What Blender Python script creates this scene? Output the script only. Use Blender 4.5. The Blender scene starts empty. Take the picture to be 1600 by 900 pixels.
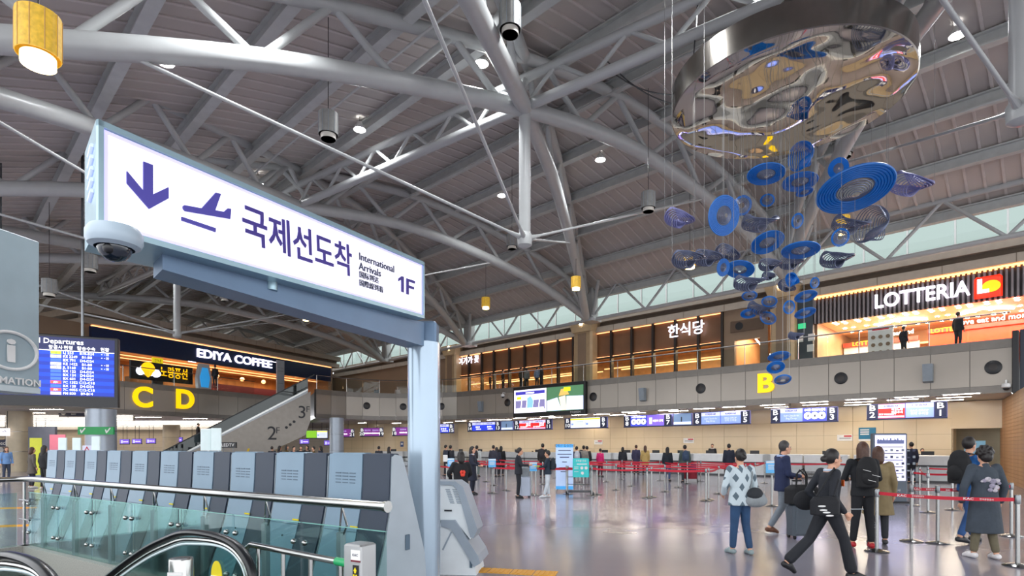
import bpy, bmesh, math, random
from mathutils import Vector, Matrix
random.seed(7)
SC = bpy.context.scene
COL = SC.collection
PI = math.pi
# ------------------------------------------------------------------ camera, world, exposure
EYE, F, HX, HY = 1.63, 900.0, 800.0, 698.0        # eye height, focal length and horizon in 1600x900 pixels
cam = bpy.data.cameras.new('camera'); co = bpy.data.objects.new('camera', cam); COL.objects.link(co)
co.location = (0, 0, EYE); co.rotation_euler = (PI/2, 0, 0)
cam.sensor_width = 36; cam.lens = 36*F/1600; cam.shift_y = (HY-450)/1600; cam.clip_end = 400; cam.clip_start = .05
SC.camera = co
SC.view_settings.view_transform = 'Standard'; SC.view_settings.look = 'None'
SC.view_settings.exposure = 0.0; SC.view_settings.gamma = 1; SC.view_settings.use_curve_mapping = False
SC.cycles.max_bounces = 7; SC.cycles.diffuse_bounces = 4; SC.cycles.glossy_bounces = 4; SC.cycles.transparent_max_bounces = 16
SC.cycles.sample_clamp_indirect = 4; SC.cycles.caustics_reflective = False; SC.cycles.caustics_refractive = False
W = bpy.data.worlds.new('daylight'); SC.world = W; W.use_nodes = True
W.node_tree.nodes['Background'].inputs[0].default_value = (.95, .97, 1.0, 1)
W.node_tree.nodes['Background'].inputs[1].default_value = 2.75

def area(name, loc, size, power, color=(1, 1, 1), rot=(0, 0, 0), sy=None):
    l = bpy.data.lights.new(name, 'AREA'); l.energy = power; l.color = color
    l.shape = 'RECTANGLE'; l.size = size; l.size_y = sy or size
    o = bpy.data.objects.new(name, l); COL.objects.link(o); o.location = loc; o.rotation_euler = rot
    return o
# ------------------------------------------------------------------ materials
def lin(h):
    h = h.lstrip('#'); v = [int(h[i:i+2], 16)/255 for i in (0, 2, 4)]
    return tuple(c/12.92 if c <= .04045 else ((c+.055)/1.055)**2.4 for c in v)
MATS = {}
def mat(name, col='#888888', rough=.5, metal=0, emit=0, ecol=None, var=.06, scale=3., bump=0, bscale=40., spec=None):
    if name in MATS: return MATS[name]
    m = bpy.data.materials.new(name); m.use_nodes = True; MATS[name] = m
    nt = m.node_tree; b = nt.nodes['Principled BSDF']; c = lin(col)
    b.inputs['Roughness'].default_value = rough; b.inputs['Metallic'].default_value = metal
    if spec is not None: b.inputs['Specular IOR Level'].default_value = spec
    tc = nt.nodes.new('ShaderNodeTexCoord')
    n = nt.nodes.new('ShaderNodeTexNoise'); n.inputs['Scale'].default_value = scale; n.inputs['Detail'].default_value = 3
    nt.links.new(tc.outputs['Object'], n.inputs['Vector'])
    r = nt.nodes.new('ShaderNodeValToRGB'); r.color_ramp.elements[0].position = .3; r.color_ramp.elements[1].position = .7
    r.color_ramp.elements[0].color = (*[max(0, x*(1-var)) for x in c], 1); r.color_ramp.elements[1].color = (*[min(1, x*(1+var)) for x in c], 1)
    nt.links.new(n.outputs['Fac'], r.inputs['Fac']); nt.links.new(r.outputs['Color'], b.inputs['Base Color'])
    if emit:
        b.inputs['Emission Color'].default_value = (*(lin(ecol) if ecol else c), 1); b.inputs['Emission Strength'].default_value = emit
    if bump:
        n2 = nt.nodes.new('ShaderNodeTexNoise'); n2.inputs['Scale'].default_value = bscale
        bp = nt.nodes.new('ShaderNodeBump'); bp.inputs['Strength'].default_value = bump; bp.inputs['Distance'].default_value = .02
        nt.links.new(tc.outputs['Object'], n2.inputs['Vector']); nt.links.new(n2.outputs['Fac'], bp.inputs['Height']); nt.links.new(bp.outputs[0], b.inputs['Normal'])
    return m
def glass(name, col='#cfe6e2', alpha=.05, rough=.02, tint=None):
    if name in MATS: return MATS[name]
    m = bpy.data.materials.new(name); m.use_nodes = True; MATS[name] = m; nt = m.node_tree; nt.nodes.clear()
    o = nt.nodes.new('ShaderNodeOutputMaterial'); t = nt.nodes.new('ShaderNodeBsdfTransparent'); g = nt.nodes.new('ShaderNodeBsdfGlossy')
    c = lin(col); t.inputs[0].default_value = (*(tint or c), 1); g.inputs[0].default_value = (.9, .95, .95, 1); g.inputs['Roughness'].default_value = rough
    lw = nt.nodes.new('ShaderNodeLayerWeight'); lw.inputs[0].default_value = .12
    ma = nt.nodes.new('ShaderNodeMath'); ma.operation = 'MULTIPLY_ADD'; ma.inputs[1].default_value = .6; ma.inputs[2].default_value = alpha
    nt.links.new(lw.outputs['Fresnel'], ma.inputs[0])
    x = nt.nodes.new('ShaderNodeMixShader'); nt.links.new(ma.outputs[0], x.inputs[0]); nt.links.new(t.outputs[0], x.inputs[1]); nt.links.new(g.outputs[0], x.inputs[2]); nt.links.new(x.outputs[0], o.inputs[0])
    return m
# ------------------------------------------------------------------ mesh builder
class MB:
    def __init__(s, M=None): s.v = []; s.f = []; s.M = M
    def add(s, vs, fs):
        k = len(s.v); s.v += [tuple(s.M @ Vector(v)) if s.M else tuple(v) for v in vs]; s.f += [tuple(i+k for i in f) for f in fs]; return s
    def box(s, x0, x1, y0, y1, z0, z1):
        v = [(x, y, z) for z in (z0, z1) for y in (y0, y1) for x in (x0, x1)]
        return s.add(v, [(0, 2, 3, 1), (4, 5, 7, 6), (0, 1, 5, 4), (2, 6, 7, 3), (0, 4, 6, 2), (1, 3, 7, 5)])
    def cbox(s, x, y, z, a, b, c): return s.box(x-a/2, x+a/2, y-b/2, y+b/2, z-c/2, z+c/2)
    def bbox(s, x0, x1, y0, y1, z0, z1, r=.01):       # box with chamfered vertical and top edges
        pts = [(x0+r, y0), (x1-r, y0), (x1, y0+r), (x1, y1-r), (x1-r, y1), (x0+r, y1), (x0, y1-r), (x0, y0+r)]
        q = [(x0+2*r, y0+r), (x1-2*r, y0+r), (x1-r, y0+2*r), (x1-r, y1-2*r), (x1-2*r, y1-r), (x0+2*r, y1-r), (x0+r, y1-2*r), (x0+r, y0+2*r)]
        v = [(*p, z0) for p in pts]+[(*p, z1-r) for p in pts]+[(*p, z1) for p in q]
        f = [tuple(range(7, -1, -1)), tuple(range(16, 24))]
        for L in (0, 8):
            for i in range(8): j = (i+1) % 8; f.append((L+i, L+j, L+8+j, L+8+i))
        return s.add(v, f)
    def prism(s, poly, a, b, axis='y'):               # polygon extruded along an axis between a and b
        n = len(poly)
        def P(p, t): return {'y': (p[0], t, p[1]), 'z': (p[0], p[1], t), 'x': (t, p[0], p[1])}[axis]
        v = [P(p, a) for p in poly]+[P(p, b) for p in poly]
        f = [tuple(range(n)), tuple(range(2*n-1, n-1, -1))]+[(i, i+n, (i+1) % n+n, (i+1) % n) for i in range(n)]
        return s.add(v, f)
    def tube(s, pts, r, n=8, closed=False, cap=True, flat=1.0):
        P = [Vector(p) for p in pts]; m = len(P); rr = r if isinstance(r, (list, tuple)) else [r]*m
        vs, fs, prev = [], [], None
        for i in range(m):
            a = P[(i-1) % m] if closed or i > 0 else P[i]; b = P[(i+1) % m] if closed or i < m-1 else P[i]
            t = (b-a).normalized() if (b-a).length > 1e-9 else Vector((0, 0, 1))
            if prev is None:
                up = Vector((0, 0, 1)) if abs(t.z) < .95 else Vector((1, 0, 0)); e = t.cross(up).normalized()
            else:
                e = prev-t*prev.dot(t); e = e.normalized() if e.length > 1e-6 else t.orthogonal().normalized()
            prev = e; g = t.cross(e)
            for k in range(n):
                th = 2*PI*k/n; vs.append(P[i]+(e*math.cos(th)+g*math.sin(th)*flat)*rr[i])
        for i in range(m if closed else m-1):
            j = (i+1) % m
            for k in range(n): fs.append((i*n+k, i*n+(k+1) % n, j*n+(k+1) % n, j*n+k))
        if cap and not closed: fs += [tuple(range(n-1, -1, -1)), tuple((m-1)*n+k for k in range(n))]
        return s.add(vs, fs)
    def lathe(s, prof, n=24, c=(0, 0, 0), cap=True):   # profile of (radius, z)
        vs = [(c[0]+r*math.cos(2*PI*k/n), c[1]+r*math.sin(2*PI*k/n), c[2]+z) for r, z in prof for k in range(n)]
        m = len(prof); fs = [(i*n+k, i*n+(k+1) % n, (i+1)*n+(k+1) % n, (i+1)*n+k) for i in range(m-1) for k in range(n)]
        if cap: fs += [tuple(range(n-1, -1, -1)), tuple((m-1)*n+k for k in range(n))]
        return s.add(vs, fs)
    def ell(s, c, r, n=12, m=8, R=None):
        vs = []; fs = []
        for i in range(m+1):
            ph = PI*i/m
            for k in range(n):
                th = 2*PI*k/n; p = Vector((r[0]*math.sin(ph)*math.cos(th), r[1]*math.sin(ph)*math.sin(th), r[2]*math.cos(ph)))
                if R: p = R @ p
                vs.append(p+Vector(c))
        for i in range(m):
            for k in range(n): fs.append((i*n+k, (i+1)*n+k, (i+1)*n+(k+1) % n, i*n+(k+1) % n))
        return s.add(vs, fs)
    def cone(s, p1, r1, p2, r2, n=10, flat=1.0):      # tapered limb with rounded ends
        p1, p2 = Vector(p1), Vector(p2); d = (p2-p1); L = d.length or 1e-6; d /= L; pts = []; rr = []
        for q in (-1, -.8, -.45): pts.append(p1+d*r1*q); rr.append(r1*math.sqrt(max(1-q*q, .02)))
        for q in (0, .5, 1): pts.append(p1.lerp(p2, q)); rr.append(r1+(r2-r1)*q)
        for q in (.45, .8, 1): pts.append(p2+d*r2*q); rr.append(r2*math.sqrt(max(1-q*q, .02)))
        return s.tube(pts, rr, n, flat=flat)
    def mesh(s, name, m=None, smooth=False):
        me = bpy.data.meshes.new(name); me.from_pydata(s.v, [], s.f)
        bm = bmesh.new(); bm.from_mesh(me); bmesh.ops.remove_doubles(bm, verts=bm.verts, dist=1e-6); bmesh.ops.recalc_face_normals(bm, faces=bm.faces); bm.to_mesh(me); bm.free()
        if m: me.materials.append(m)
        if smooth:
            me.polygons.foreach_set('use_smooth', [True]*len(me.polygons))
            if smooth != 'all': me.set_sharp_from_angle(angle=math.radians(35))
        me.update(); return me
    def build(s, name, m, parent=None, smooth=False, **kw): return link(name, s.mesh(name, m, smooth), parent, **kw)
def link(name, data, parent=None, loc=None, rotz=None, M=None):
    o = bpy.data.objects.new(name, data); COL.objects.link(o)
    if parent: o.parent = parent
    if loc is not None: o.location = loc
    if rotz is not None: o.rotation_euler = (0, 0, rotz)
    if M is not None: o.matrix_local = M
    return o
def tag(o, label=None, cat=None, group=None, kind=None):
    for k, v in (('label', label), ('category', cat), ('group', group), ('kind', kind)):
        if v: o[k] = v
    return o
def thing(name, label, cat, loc=(0, 0, 0), rotz=0, group=None, kind=None):
    o = link(name, None, None, loc, rotz); o.empty_display_size = .2; return tag(o, label, cat, group, kind)
def copy_tree(o, parent=None):
    c = o.copy(); COL.objects.link(c); c.parent = parent
    for ch in list(o.children): copy_tree(ch, c)
    return c
def rodmesh(name, m, n=10):                            # unit cylinder along z, shared by all bars of one kind
    return MB().lathe([(1, 0), (1, 1)], n).mesh(name, m, True)
def rod(name, me, a, b, r, parent=None):
    a, b = Vector(a), Vector(b); d = b-a
    M = Matrix.Translation(a) @ d.to_track_quat('Z', 'Y').to_matrix().to_4x4() @ Matrix.Diagonal((r, r, d.length, 1))
    return link(name, me, parent, M=M)
TC = None
def text(body, size, m, parent, M, depth=.004, bold=0., align='CENTER', name='lettering', fit=None, sx=1.0):
    """Lettering as flat mesh; local x = reading direction, local y = up, faces local +z."""
    global TC
    c = bpy.data.curves.new('t', 'FONT'); c.body = body; c.size = size; c.extrude = depth; c.offset = bold*size; c.align_x = align; c.align_y = 'CENTER'; c.resolution_u = 5 if size > .8 else 2; c.space_line = 1.0
    o = bpy.data.objects.new('t', c); me = bpy.data.meshes.new_from_object(o); bpy.data.objects.remove(o); bpy.data.curves.remove(c)
    me.materials.clear(); me.materials.append(m)
    k = sx
    if fit and len(me.vertices):
        xs = [v.co.x for v in me.vertices]; w = max(xs)-min(xs); k = fit/w
    for v in me.vertices: v.co.x *= k
    return link(name, me, parent, M=M)
def onface(x, y, z, ang=0):      # text matrix: reads along +x local, upright, facing local -y
    return Matrix.Translation((x, y, z)) @ Matrix.Rotation(ang, 4, 'Z') @ Matrix.Rotation(PI/2, 4, 'X')
def PX(px, py, Y): return Vector(((px-HX)/F*Y, Y, EYE+(HY-py)/F*Y))      # a point at depth Y, read off the photograph
def floorY(py): return EYE*F/(py-HY)
def FL(px, py): Y = floorY(py); return Vector(((px-HX)/F*Y, Y, 0))
# wall frame of the check-in side: s along the wall, d into the hall, z up
U = Vector((.714, -.70, 0)); N = Vector((-.70, -.714, 0)); F0 = Vector((5.13, 40.0, 0)); RB = math.atan2(U.y, U.x)
def BW(s, d, z=0): p = F0+U*s+N*d; return Vector((p.x, p.y, z))
def bs(px, d):
    k = (px-HX)/F; o = F0+N*d; return (k*o.y-o.x)/(U.x-k*U.y)
def bz(px, py, d): p = BW(bs(px, d), d); return EYE+(HY-py)/F*p.y
# ------------------------------------------------------------------ shared materials
M_floor = mat('polished_floor', '#8b8791', .16, var=.05, scale=.6, spec=.6)
nt = M_floor.node_tree; b_ = nt.nodes['Principled BSDF']
w_ = nt.nodes.new('ShaderNodeTexNoise'); w_.inputs['Scale'].default_value = .9; tc_ = nt.nodes.new('ShaderNodeTexCoord'); nt.links.new(tc_.outputs['Object'], w_.inputs['Vector'])
mr_ = nt.nodes.new('ShaderNodeMapRange'); mr_.inputs['To Min'].default_value = .11; mr_.inputs['To Max'].default_value = .22; nt.links.new(w_.outputs['Fac'], mr_.inputs['Value']); nt.links.new(mr_.outputs[0], b_.inputs['Roughness'])
M_deck = mat('roof_deck', '#bdb6b0', .5, .0, var=.05, scale=.35)
M_rib = mat('roof_rib', '#ccc5c0', .5)
M_purlin = mat('purlin_paint', '#c0c3c0', .45)
M_steel = mat('truss_paint', '#b6b9b8', .35, var=.03)
M_panel = mat('fascia_panel', '#a39b90', .22, .15, var=.04, scale=.5)
M_band = mat('fascia_band', '#7d7871', .3, .2)
M_soffit = mat('soffit', '#c9c4bd', .5)
M_beige = mat('beige_tile', '#d6c4a4', .18, var=.05, scale=.4)
M_beige2 = mat('beige_joint', '#9d8c72', .6)
M_wood = mat('wood_wall', '#a9825f', .45, var=.18, scale=1.2)
M_brown = mat('brown_wall', '#8d7660', .5, var=.08, scale=.5)
M_cap = mat('cap_panel', '#a79b8d', .5)
M_capd = mat('cap_stripe', '#6e6152', .55)
M_dark = mat('dark_frame', '#2b2522', .4)
M_black = mat('black_plastic', '#16171b', .35)
M_navy = mat('sign_navy', '#1c2349', .4)
M_white = mat('white_paint', '#e6e6e4', .4)
M_chrome = mat('stainless', '#a9aaa8', .2, 1.0, var=.03)
M_chromed = mat('stainless_dark', '#7c7f82', .25, 1.0)
M_lightp = mat('ceiling_light', '#ffffff', .5, emit=48.0, ecol='#fff1dc')
M_led = mat('warm_led', '#ffd9a0', .5, emit=2.6, ecol='#ffae72')
M_warmceil = mat('warm_ceiling', '#e0bd92', .5)
M_grey = mat('grey_panel', '#8a949c', .4)
M_col = mat('column_clad', '#a9b3bf', .3, .3, var=.03)
M_beigecol = mat('beige_column', '#c9bb9f', .35)
M_glass = glass('guard_glass', '#f2f7f6', .015)
M_glass2 = glass('green_glass', '#e4f2f0', .03)
M_red = mat('belt_red', '#c3112f', .5)

# ------------------------------------------------------------------ floor with the escalator well
WL = (Vector((-1.04, 4.8, 0)), Vector((-7.55, 9.0, 0)))
wd = (WL[1]-WL[0]).normalized(); wn = Vector((-wd.y, wd.x, 0))       # wn points to the camera side
if wn.y > 0: wn = -wn
A0, A1 = WL[0], WL[1]; A2, A3 = A1+wn*3.3, A0+wn*3.3
mb = MB(); S = 130
out = [(-S, -30), (60, -30), (60, S), (-S, S)]; inn = [A3, A0, A1, A2]
inn = [(p.x, p.y) for p in inn]
vs = [(x, y, 0) for x, y in out]+[(x, y, 0) for x, y in inn]         # 4 A3, 5 A0, 6 A1, 7 A2
mb.add(vs, [(0, 1, 4, 7), (1, 2, 5, 4), (2, 3, 6, 5), (3, 0, 7, 6)])
fl = mb.build('floor', M_floor); tag(fl, kind='structure')
mb = MB()
for p, q in ((A0, A1), (A1, A2), (A2, A3), (A3, A0)):
    mb.add([(p.x, p.y, -4), (q.x, q.y, -4), (q.x, q.y, 0), (p.x, p.y, 0)], [(0, 1, 2, 3)])
mb.add([(p.x, p.y, -4) for p in (A0, A1, A2, A3)], [(0, 1, 2, 3)])
o = mb.build('wall_escalator_well', mat('well_wall', '#6d6a66', .6)); tag(o, kind='structure')

# ------------------------------------------------------------------ roof: barrel vault, ribs, purlins
HT = [(-.6, 4.6), (-.3, 7.0), (0, 9.0), (.2, 10.4), (.41, 11.25), (.6, 11.75), (.75, 11.85), (1, 11.38), (1.25, 10.5), (1.48, 9.5), (1.74, 7.95), (2.0, 6.4), (2.3, 4.0)]
def hprof(t):
    for (a, ya), (b, yb) in zip(HT, HT[1:]):
        if t <= b or b == HT[-1][0]:
            i = HT.index((a, ya)); y0 = HT[max(i-1, 0)][1]; t0 = HT[max(i-1, 0)][0]; y3 = HT[min(i+2, len(HT)-1)][1]; t3 = HT[min(i+2, len(HT)-1)][0]
            m1 = (yb-y0)/(b-t0); m2 = (y3-ya)/(t3-a); u = (t-a)/(b-a); h = b-a
            return (2*u**3-3*u*u+1)*ya+(u**3-2*u*u+u)*h*m1+(-2*u**3+3*u*u)*yb+(u**3-u*u)*h*m2
def deckz(d): return EYE+2.15+(hprof(d/18) if d > -3 else hprof(-3/18)+(d+3)*.12)
DS = [-1.0+i*1.2 for i in range(31)]; S0, S1 = -78, 44
mb = MB(); vs = []
for d in DS: vs += [BW(S0, d, deckz(d)), BW(S1, d, deckz(d))]
n = len(DS); mb.add(vs, [(2*i, 2*i+1, 2*i+3, 2*i+2) for i in range(n-1)])
vs = [v+Vector((0, 0, .25)) for v in vs]; mb.add(vs, [(2*i, 2*i+1, 2*i+3, 2*i+2) for i in range(n-1)])
ceil = mb.build('ceiling', M_deck); tag(ceil, kind='structure')
mb = MB()
s = S0+.3
while s < S1:
    L = [BW(s, d, deckz(d)) for d in DS]; R = [BW(s+.09, d, deckz(d)) for d in DS]; v = []
    for i in range(n): v += [L[i], R[i], R[i]-Vector((0, 0, .045)), L[i]-Vector((0, 0, .045))]
    f = []
    for i in range(n-1):
        for k in (1, 2, 3): f.append((4*i+k, 4*i+(k+1) % 4, 4*i+4+(k+1) % 4, 4*i+4+k))
    mb.add(v, f); s += .62
o = mb.build('roof_seams', M_rib, ceil); tag(o, kind='stuff')
PR = MB()
PR.box(0, S1-S0, -.16, .16, -.06, 0).box(0, S1-S0, -.03, .03, -.42, -.06).box(0, S1-S0, -.16, .16, -.47, -.42)
pm = PR.mesh('purlin', M_purlin)
d = -.7
while d < 34:
    p = BW(S0, d, deckz(d)-.05); link('purlin', pm, ceil, M=Matrix.Translation(p) @ Matrix.Rotation(RB, 4, 'Z')); d += 2.9

# ------------------------------------------------------------------ arch trusses, king posts
RM = rodmesh('steel_tube', M_steel, 12)
Cc = {k: Vector((5.13+9.27*(k-1), 40-9.6*(k-1), 0)) for k in range(-2, 4)}
Nn = {2: Vector((10.6, 12.0, 0)), 1: Vector((.43, 19.4, 0)), 0: Vector((-10.1, 27.3, 0)), -1: Vector((-20.7, 35.6, 0)), -2: Vector((-31.3, 43.6, 0)), -3: Vector((-42, 51.6, 0))}
WHO = {2: 'nearest the ring sculpture', 1: 'over the hall centre', 0: 'behind the arrivals sign', -1: 'above the coffee shop', -2: 'at the far left end', 3: 'at the right edge'}
def arch(C, Nd, t0, t1, label, web=True):
    D = Nd-C; side = Vector((-D.y, D.x, 0)).normalized(); root = thing('arch_truss', label, 'truss', C+D*t0+Vector((0, 0, EYE+hprof(t0))), 0, 'white arch trusses of the roof')
    o0 = root.location
    def B(t): p = C+D*t; return Vector((p.x, p.y, EYE+hprof(t)))-o0
    def T(t, k): p = C+D*t+side*.75*k; return Vector((p.x, p.y, EYE+hprof(t)+1.72))-o0
    nst = 26; ts = [t0+(t1-t0)*i/nst for i in range(nst+1)]
    MB().tube([B(t) for t in ts], .27, 14).build('bottom_chord', M_steel, root, True)
    MB().tube([T(t, 0) for t in ts], .2, 12).build('top_chord', M_steel, root, True)
    if web:
        nb = int((t1-t0)*D.length/3.6); tt = [t0+(t1-t0)*i/nb for i in range(nb+1)]
        for i in range(nb):
            m = (tt[i]+tt[i+1])/2
            rod('brace', RM, B(tt[i]), T(m, 0), .11, root); rod('brace', RM, T(m, 0), B(tt[i+1]), .11, root)
    return root
for k in (2, 1, 0, -1, -2):
    arch(Cc[k], Nn[k-1], 0, 1.9, f'white tubular arch truss curving left from its column, {WHO[k]}')
for k in (2, 1, 0, -1):
    arch(Cc[k], Nn[k], 0, 1.75, f'white tubular arch truss running towards the viewer, {WHO[k]}')
def onarch(C, Nd, t): p = C+(Nd-C)*t; return Vector((p.x, p.y, EYE+hprof(t)-.2))
for k in (2, 1, 0, -1):
    nd = Nn[k]; b = Vector((nd.x, nd.y, EYE+7.0)); t = Vector((nd.x, nd.y, EYE+11.4))
    r = thing('king_post', f'white hanging strut with steel tie rods, {WHO[k]}', 'strut', b, 0, 'king posts of the roof')
    MB().tube([(0, 0, .15), (0, 0, (t-b).z)], .2, 14).build('strut', M_steel, r, True)
    MB().lathe([(.1, -.3), (.24, -.22), (.26, .1), (.2, .2)], 16).build('joint', M_steel, r, True)
    Cn = Cc.get(k+1, Cc[3])
    for Ca, tt in ((Cn, .42), (Cn, 1.62), (Cc[k], .42), (Cc[k], 1.6)):
        e = onarch(Ca, nd, tt)-b; rod('tie_rod', RM, e.normalized()*.25, e, .045, r)
        MB().cone(e.normalized()*.2, .09, e.normalized()*.7, .05, 10).build('clevis', M_steel, r, True)
def ftruss(P, Q, h, seg, label, rb=.17, rt=.15, web=.07):
    r = thing('lattice_truss', label, 'truss', P, 0, 'straight lattice trusses of the roof'); d = Q-P; up = Vector((0, 0, h))
    rod('bottom_chord', RM, Vector(), d, rb, r); rod('top_chord', RM, up, d+up, rt, r)
    n = max(2, int(d.length/seg))
    for i in range(n):
        a, m, b = d*(i/n), d*((i+.5)/n)+up, d*((i+1)/n); rod('brace', RM, a, m, web, r); rod('brace', RM, m, b, web, r)
for k in (2, 1, 0, -1):
    P = Nn[k]+Vector((0, 0, EYE+11.45)); Q = Nn[k-1]+Vector((0, 0, EYE+11.45)); ftruss(P, Q, .95, 2.1, f'slim white lattice truss linking king posts, leftwards from the one {WHO[k]}')
P = Nn[2]+Vector((0, 0, EYE+11.45)); ftruss(P+Vector((10.4, -7.6, 0)), P, .95, 2.1, 'slim white lattice truss crossing the upper right corner')
for k in (2, 1, 0, -1, 3):
    P = Cc[k]+N*-.6+Vector((0, 0, EYE+8.9)); Q = Cc[k-1]+N*-.6+Vector((0, 0, EYE+8.9)); ftruss(P, Q, 2.2, 3.4, f'white eaves truss over the balcony shops, leftwards from the column {WHO[k]}', .13, .13, .08)
for k in (2, 1, 0, -1, -2):
    c = Cc[k]; r = thing('roof_column', f'pale steel roof column on the balcony, {WHO[k]}', 'column', c+N*-.6+Vector((0, 0, 10.9)), RB, 'steel columns under the eaves')
    MB().bbox(-.38, .38, -.38, .38, -.3, 2.4, .08).build('shaft', M_steel, r)
    MB().bbox(-.55, .55, -.55, .55, -.55, -.25, .1).build('base_plate', M_steel, r)
    for a in (-1, 1): MB().tube([(a*.3, -.2, -.1), (a*1.5, -1.2, 1.9)], .12, 10).build('brace', M_steel, r, True)
o = MB().box(0, S1-S0, -.02, .02, 0, 2.6).build('window_1', glass('clerestory_glass', '#808080', .02, tint=(.44, .49, .47)), loc=BW(S0, -3.9, 11.1), rotz=RB); tag(o, kind='structure')
for i in range(60): MB().box(i*2.0-.04, i*2.0+.04, -.05, .05, 0, 2.6).build('mullion', M_steel, o)
# wall ledge cable tray, two thin sprinkler pipes
for d in (5.5, 14.2, 22.0):
    o = MB().tube([BW(S0, d, deckz(d)-.75), BW(S1, d, deckz(d)-.75)], .04, 8).build('sprinkler_pipe', M_purlin, None, True)
    tag(o, f"thin white sprinkler pipe under the roof, {'nearest the shops' if d < 6 else 'along the ridge' if d < 15 else 'closest to the viewer'}", 'pipe', 'sprinkler pipes')

# ------------------------------------------------------------------ balcony fascia in panels
def resample(pts, step):
    out = [Vector(pts[0])]; P = [Vector(p) for p in pts]; acc = 0; cur = P[0]
    L = sum((P[i+1]-P[i]).length for i in range(len(P)-1)); n = max(1, round(L/step)); step = L/n; need = step
    for i in range(len(P)-1):
        a, b = P[i], P[i+1]; l = (b-a).length; pos = 0
        while l-pos >= need-1e-6: pos += need; out.append(a.lerp(b, pos/l)); need = step
        need -= (l-pos)
    if len(out) < n+1: out.append(P[-1])
    return out
def catmull(P, k=6):
    P = [Vector(p) for p in P]; out = []
    for i in range(len(P)-1):
        p0, p1, p2, p3 = P[max(i-1, 0)], P[i], P[i+1], P[min(i+2, len(P)-1)]
        for j in range(k):
            t = j/k; out.append(.5*((2*p1)+(p2-p0)*t+(2*p0-5*p1+4*p2-p3)*t*t+(3*p1-p0-3*p2+p3)*t**3))
    return out+[P[-1]]
ZB, ZT = 3.93, 6.23
CURVE = catmull([(-15.6, 45.9), (-13.6, 48.3), (-10, 49.8), (-5.6, 48.9), (-2.4, 46.7), (0, 44.6), (2.6, 42.3)])
PB = resample([tuple(p) for p in CURVE]+[tuple(BW(s, 0)[:2]) for s in (0, 8, 16, 22.4)], 1.42)
PC = resample([tuple(p) for p in catmull([(-36, 24), (-31, 32.6), (-27.4, 40), (-24.3, 46.5), (-21.8, 52.3)])], 1.9)
def ribbon(mb, pts, z0, z1, t0, t1, gap=0):            # wall pieces follow the path; the camera side is to the right of travel
    for a, b in zip(pts, pts[1:]):
        a, b = Vector((*a[:2], 0)), Vector((*b[:2], 0)); u = (b-a).normalized(); nn = Vector((u.y, -u.x, 0)); a = a+u*gap; b = b-u*gap
        v = []
        for z in (z0, z1):
            for p, t in ((a, t0), (b, t0), (b, t1), (a, t1)): q = p+nn*t; v.append((q.x, q.y, z))
        mb.add(v, [(0, 1, 2, 3), (7, 6, 5, 4), (0, 4, 5, 1), (1, 5, 6, 2), (2, 6, 7, 3), (3, 7, 4, 0)])
    return mb
def fascia(name, pts):
    w = ribbon(MB(), pts, ZB+.02, ZT-.02, -.25, -.02).build(name, M_dark); tag(w, kind='structure')
    for a, b in zip(pts, pts[1:]):
        ribbon(MB(), [a, b], ZB+.32, ZT-.40, -.03, .0, .012).build('panel', M_panel, w)
        ribbon(MB(), [a, b], ZB, ZB+.31, -.03, .012, .004).build('lower_band', M_band, w)
        ribbon(MB(), [a, b], ZT-.39, ZT, -.03, .012, .004).build('upper_band', M_band, w)
    return w
fascia('wall_balcony_check_in', PB); fascia('wall_balcony_coffee', PC)
# slabs: underside of the gallery, its floor
back = [(30, 34), (10, 62), (-14, 84), (-90, 84), (-90, 24)]
poly = [(p[0], p[1]) for p in PC]+[(-18.3, 52.0)]+[(p[0]-.02, p[1]+.05) for p in PB]+back
o = MB().add([(x, y, ZB+.03) for x, y in poly], [tuple(range(len(poly)))]).build('ceiling_under_gallery', M_soffit); tag(o, kind='structure')
o = MB().add([(x, y, ZT-.12) for x, y in poly], [tuple(range(len(poly)))]).build('floor_gallery', mat('gallery_floor', '#8a7c6c', .35)); tag(o, kind='structure')
# ------------------------------------------------------------------ beige check-in back wall in tiles
DWALL = -4.8
def tilewall(name, M, L, rows, cols, m=M_beige):
    w = link(name, MB().box(0, L, .02, .2, 0, ZB).mesh(name, M_beige2), None, M=M); tag(w, kind='structure')
    cw = L/cols; zs = rows
    for a, b in zip(zs, zs[1:]):
        me = MB().box(.008, cw-.008, -.01, .04, a+.006, b-.006).mesh('tile', m)
        for i in range(cols): link('tile', me, w, loc=(i*cw, 0, 0))
    return w
RW = [0, .7, 1.49, 2.28, 3.07, ZB]
sa, sb = bs(716, DWALL), bs(1487, DWALL)
tilewall('wall_check_in_back', Matrix.Translation(BW(sa, DWALL)) @ Matrix.Rotation(RB, 4, 'Z'), sb-sa, RW, 26)
pa = BW(sa, DWALL); pl = Vector((-18.5, 58.5, 0)); dv = pa+Vector((.2, 1.2, 0))-pl
tilewall('wall_corner_back', Matrix.Translation(pl) @ Matrix.Rotation(math.atan2(dv.y, dv.x), 4, 'Z'), dv.length, RW, 12)
o = MB().box(0, .5, 0, 1.4, 0, ZB).build('trim_1', M_beige, M=Matrix.Translation(pa) @ Matrix.Rotation(RB, 4, 'Z')); tag(o, kind='structure')
tilewall('wall_far_left_back', Matrix.Translation((-75, 74, 0)), 58, RW, 30)
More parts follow.
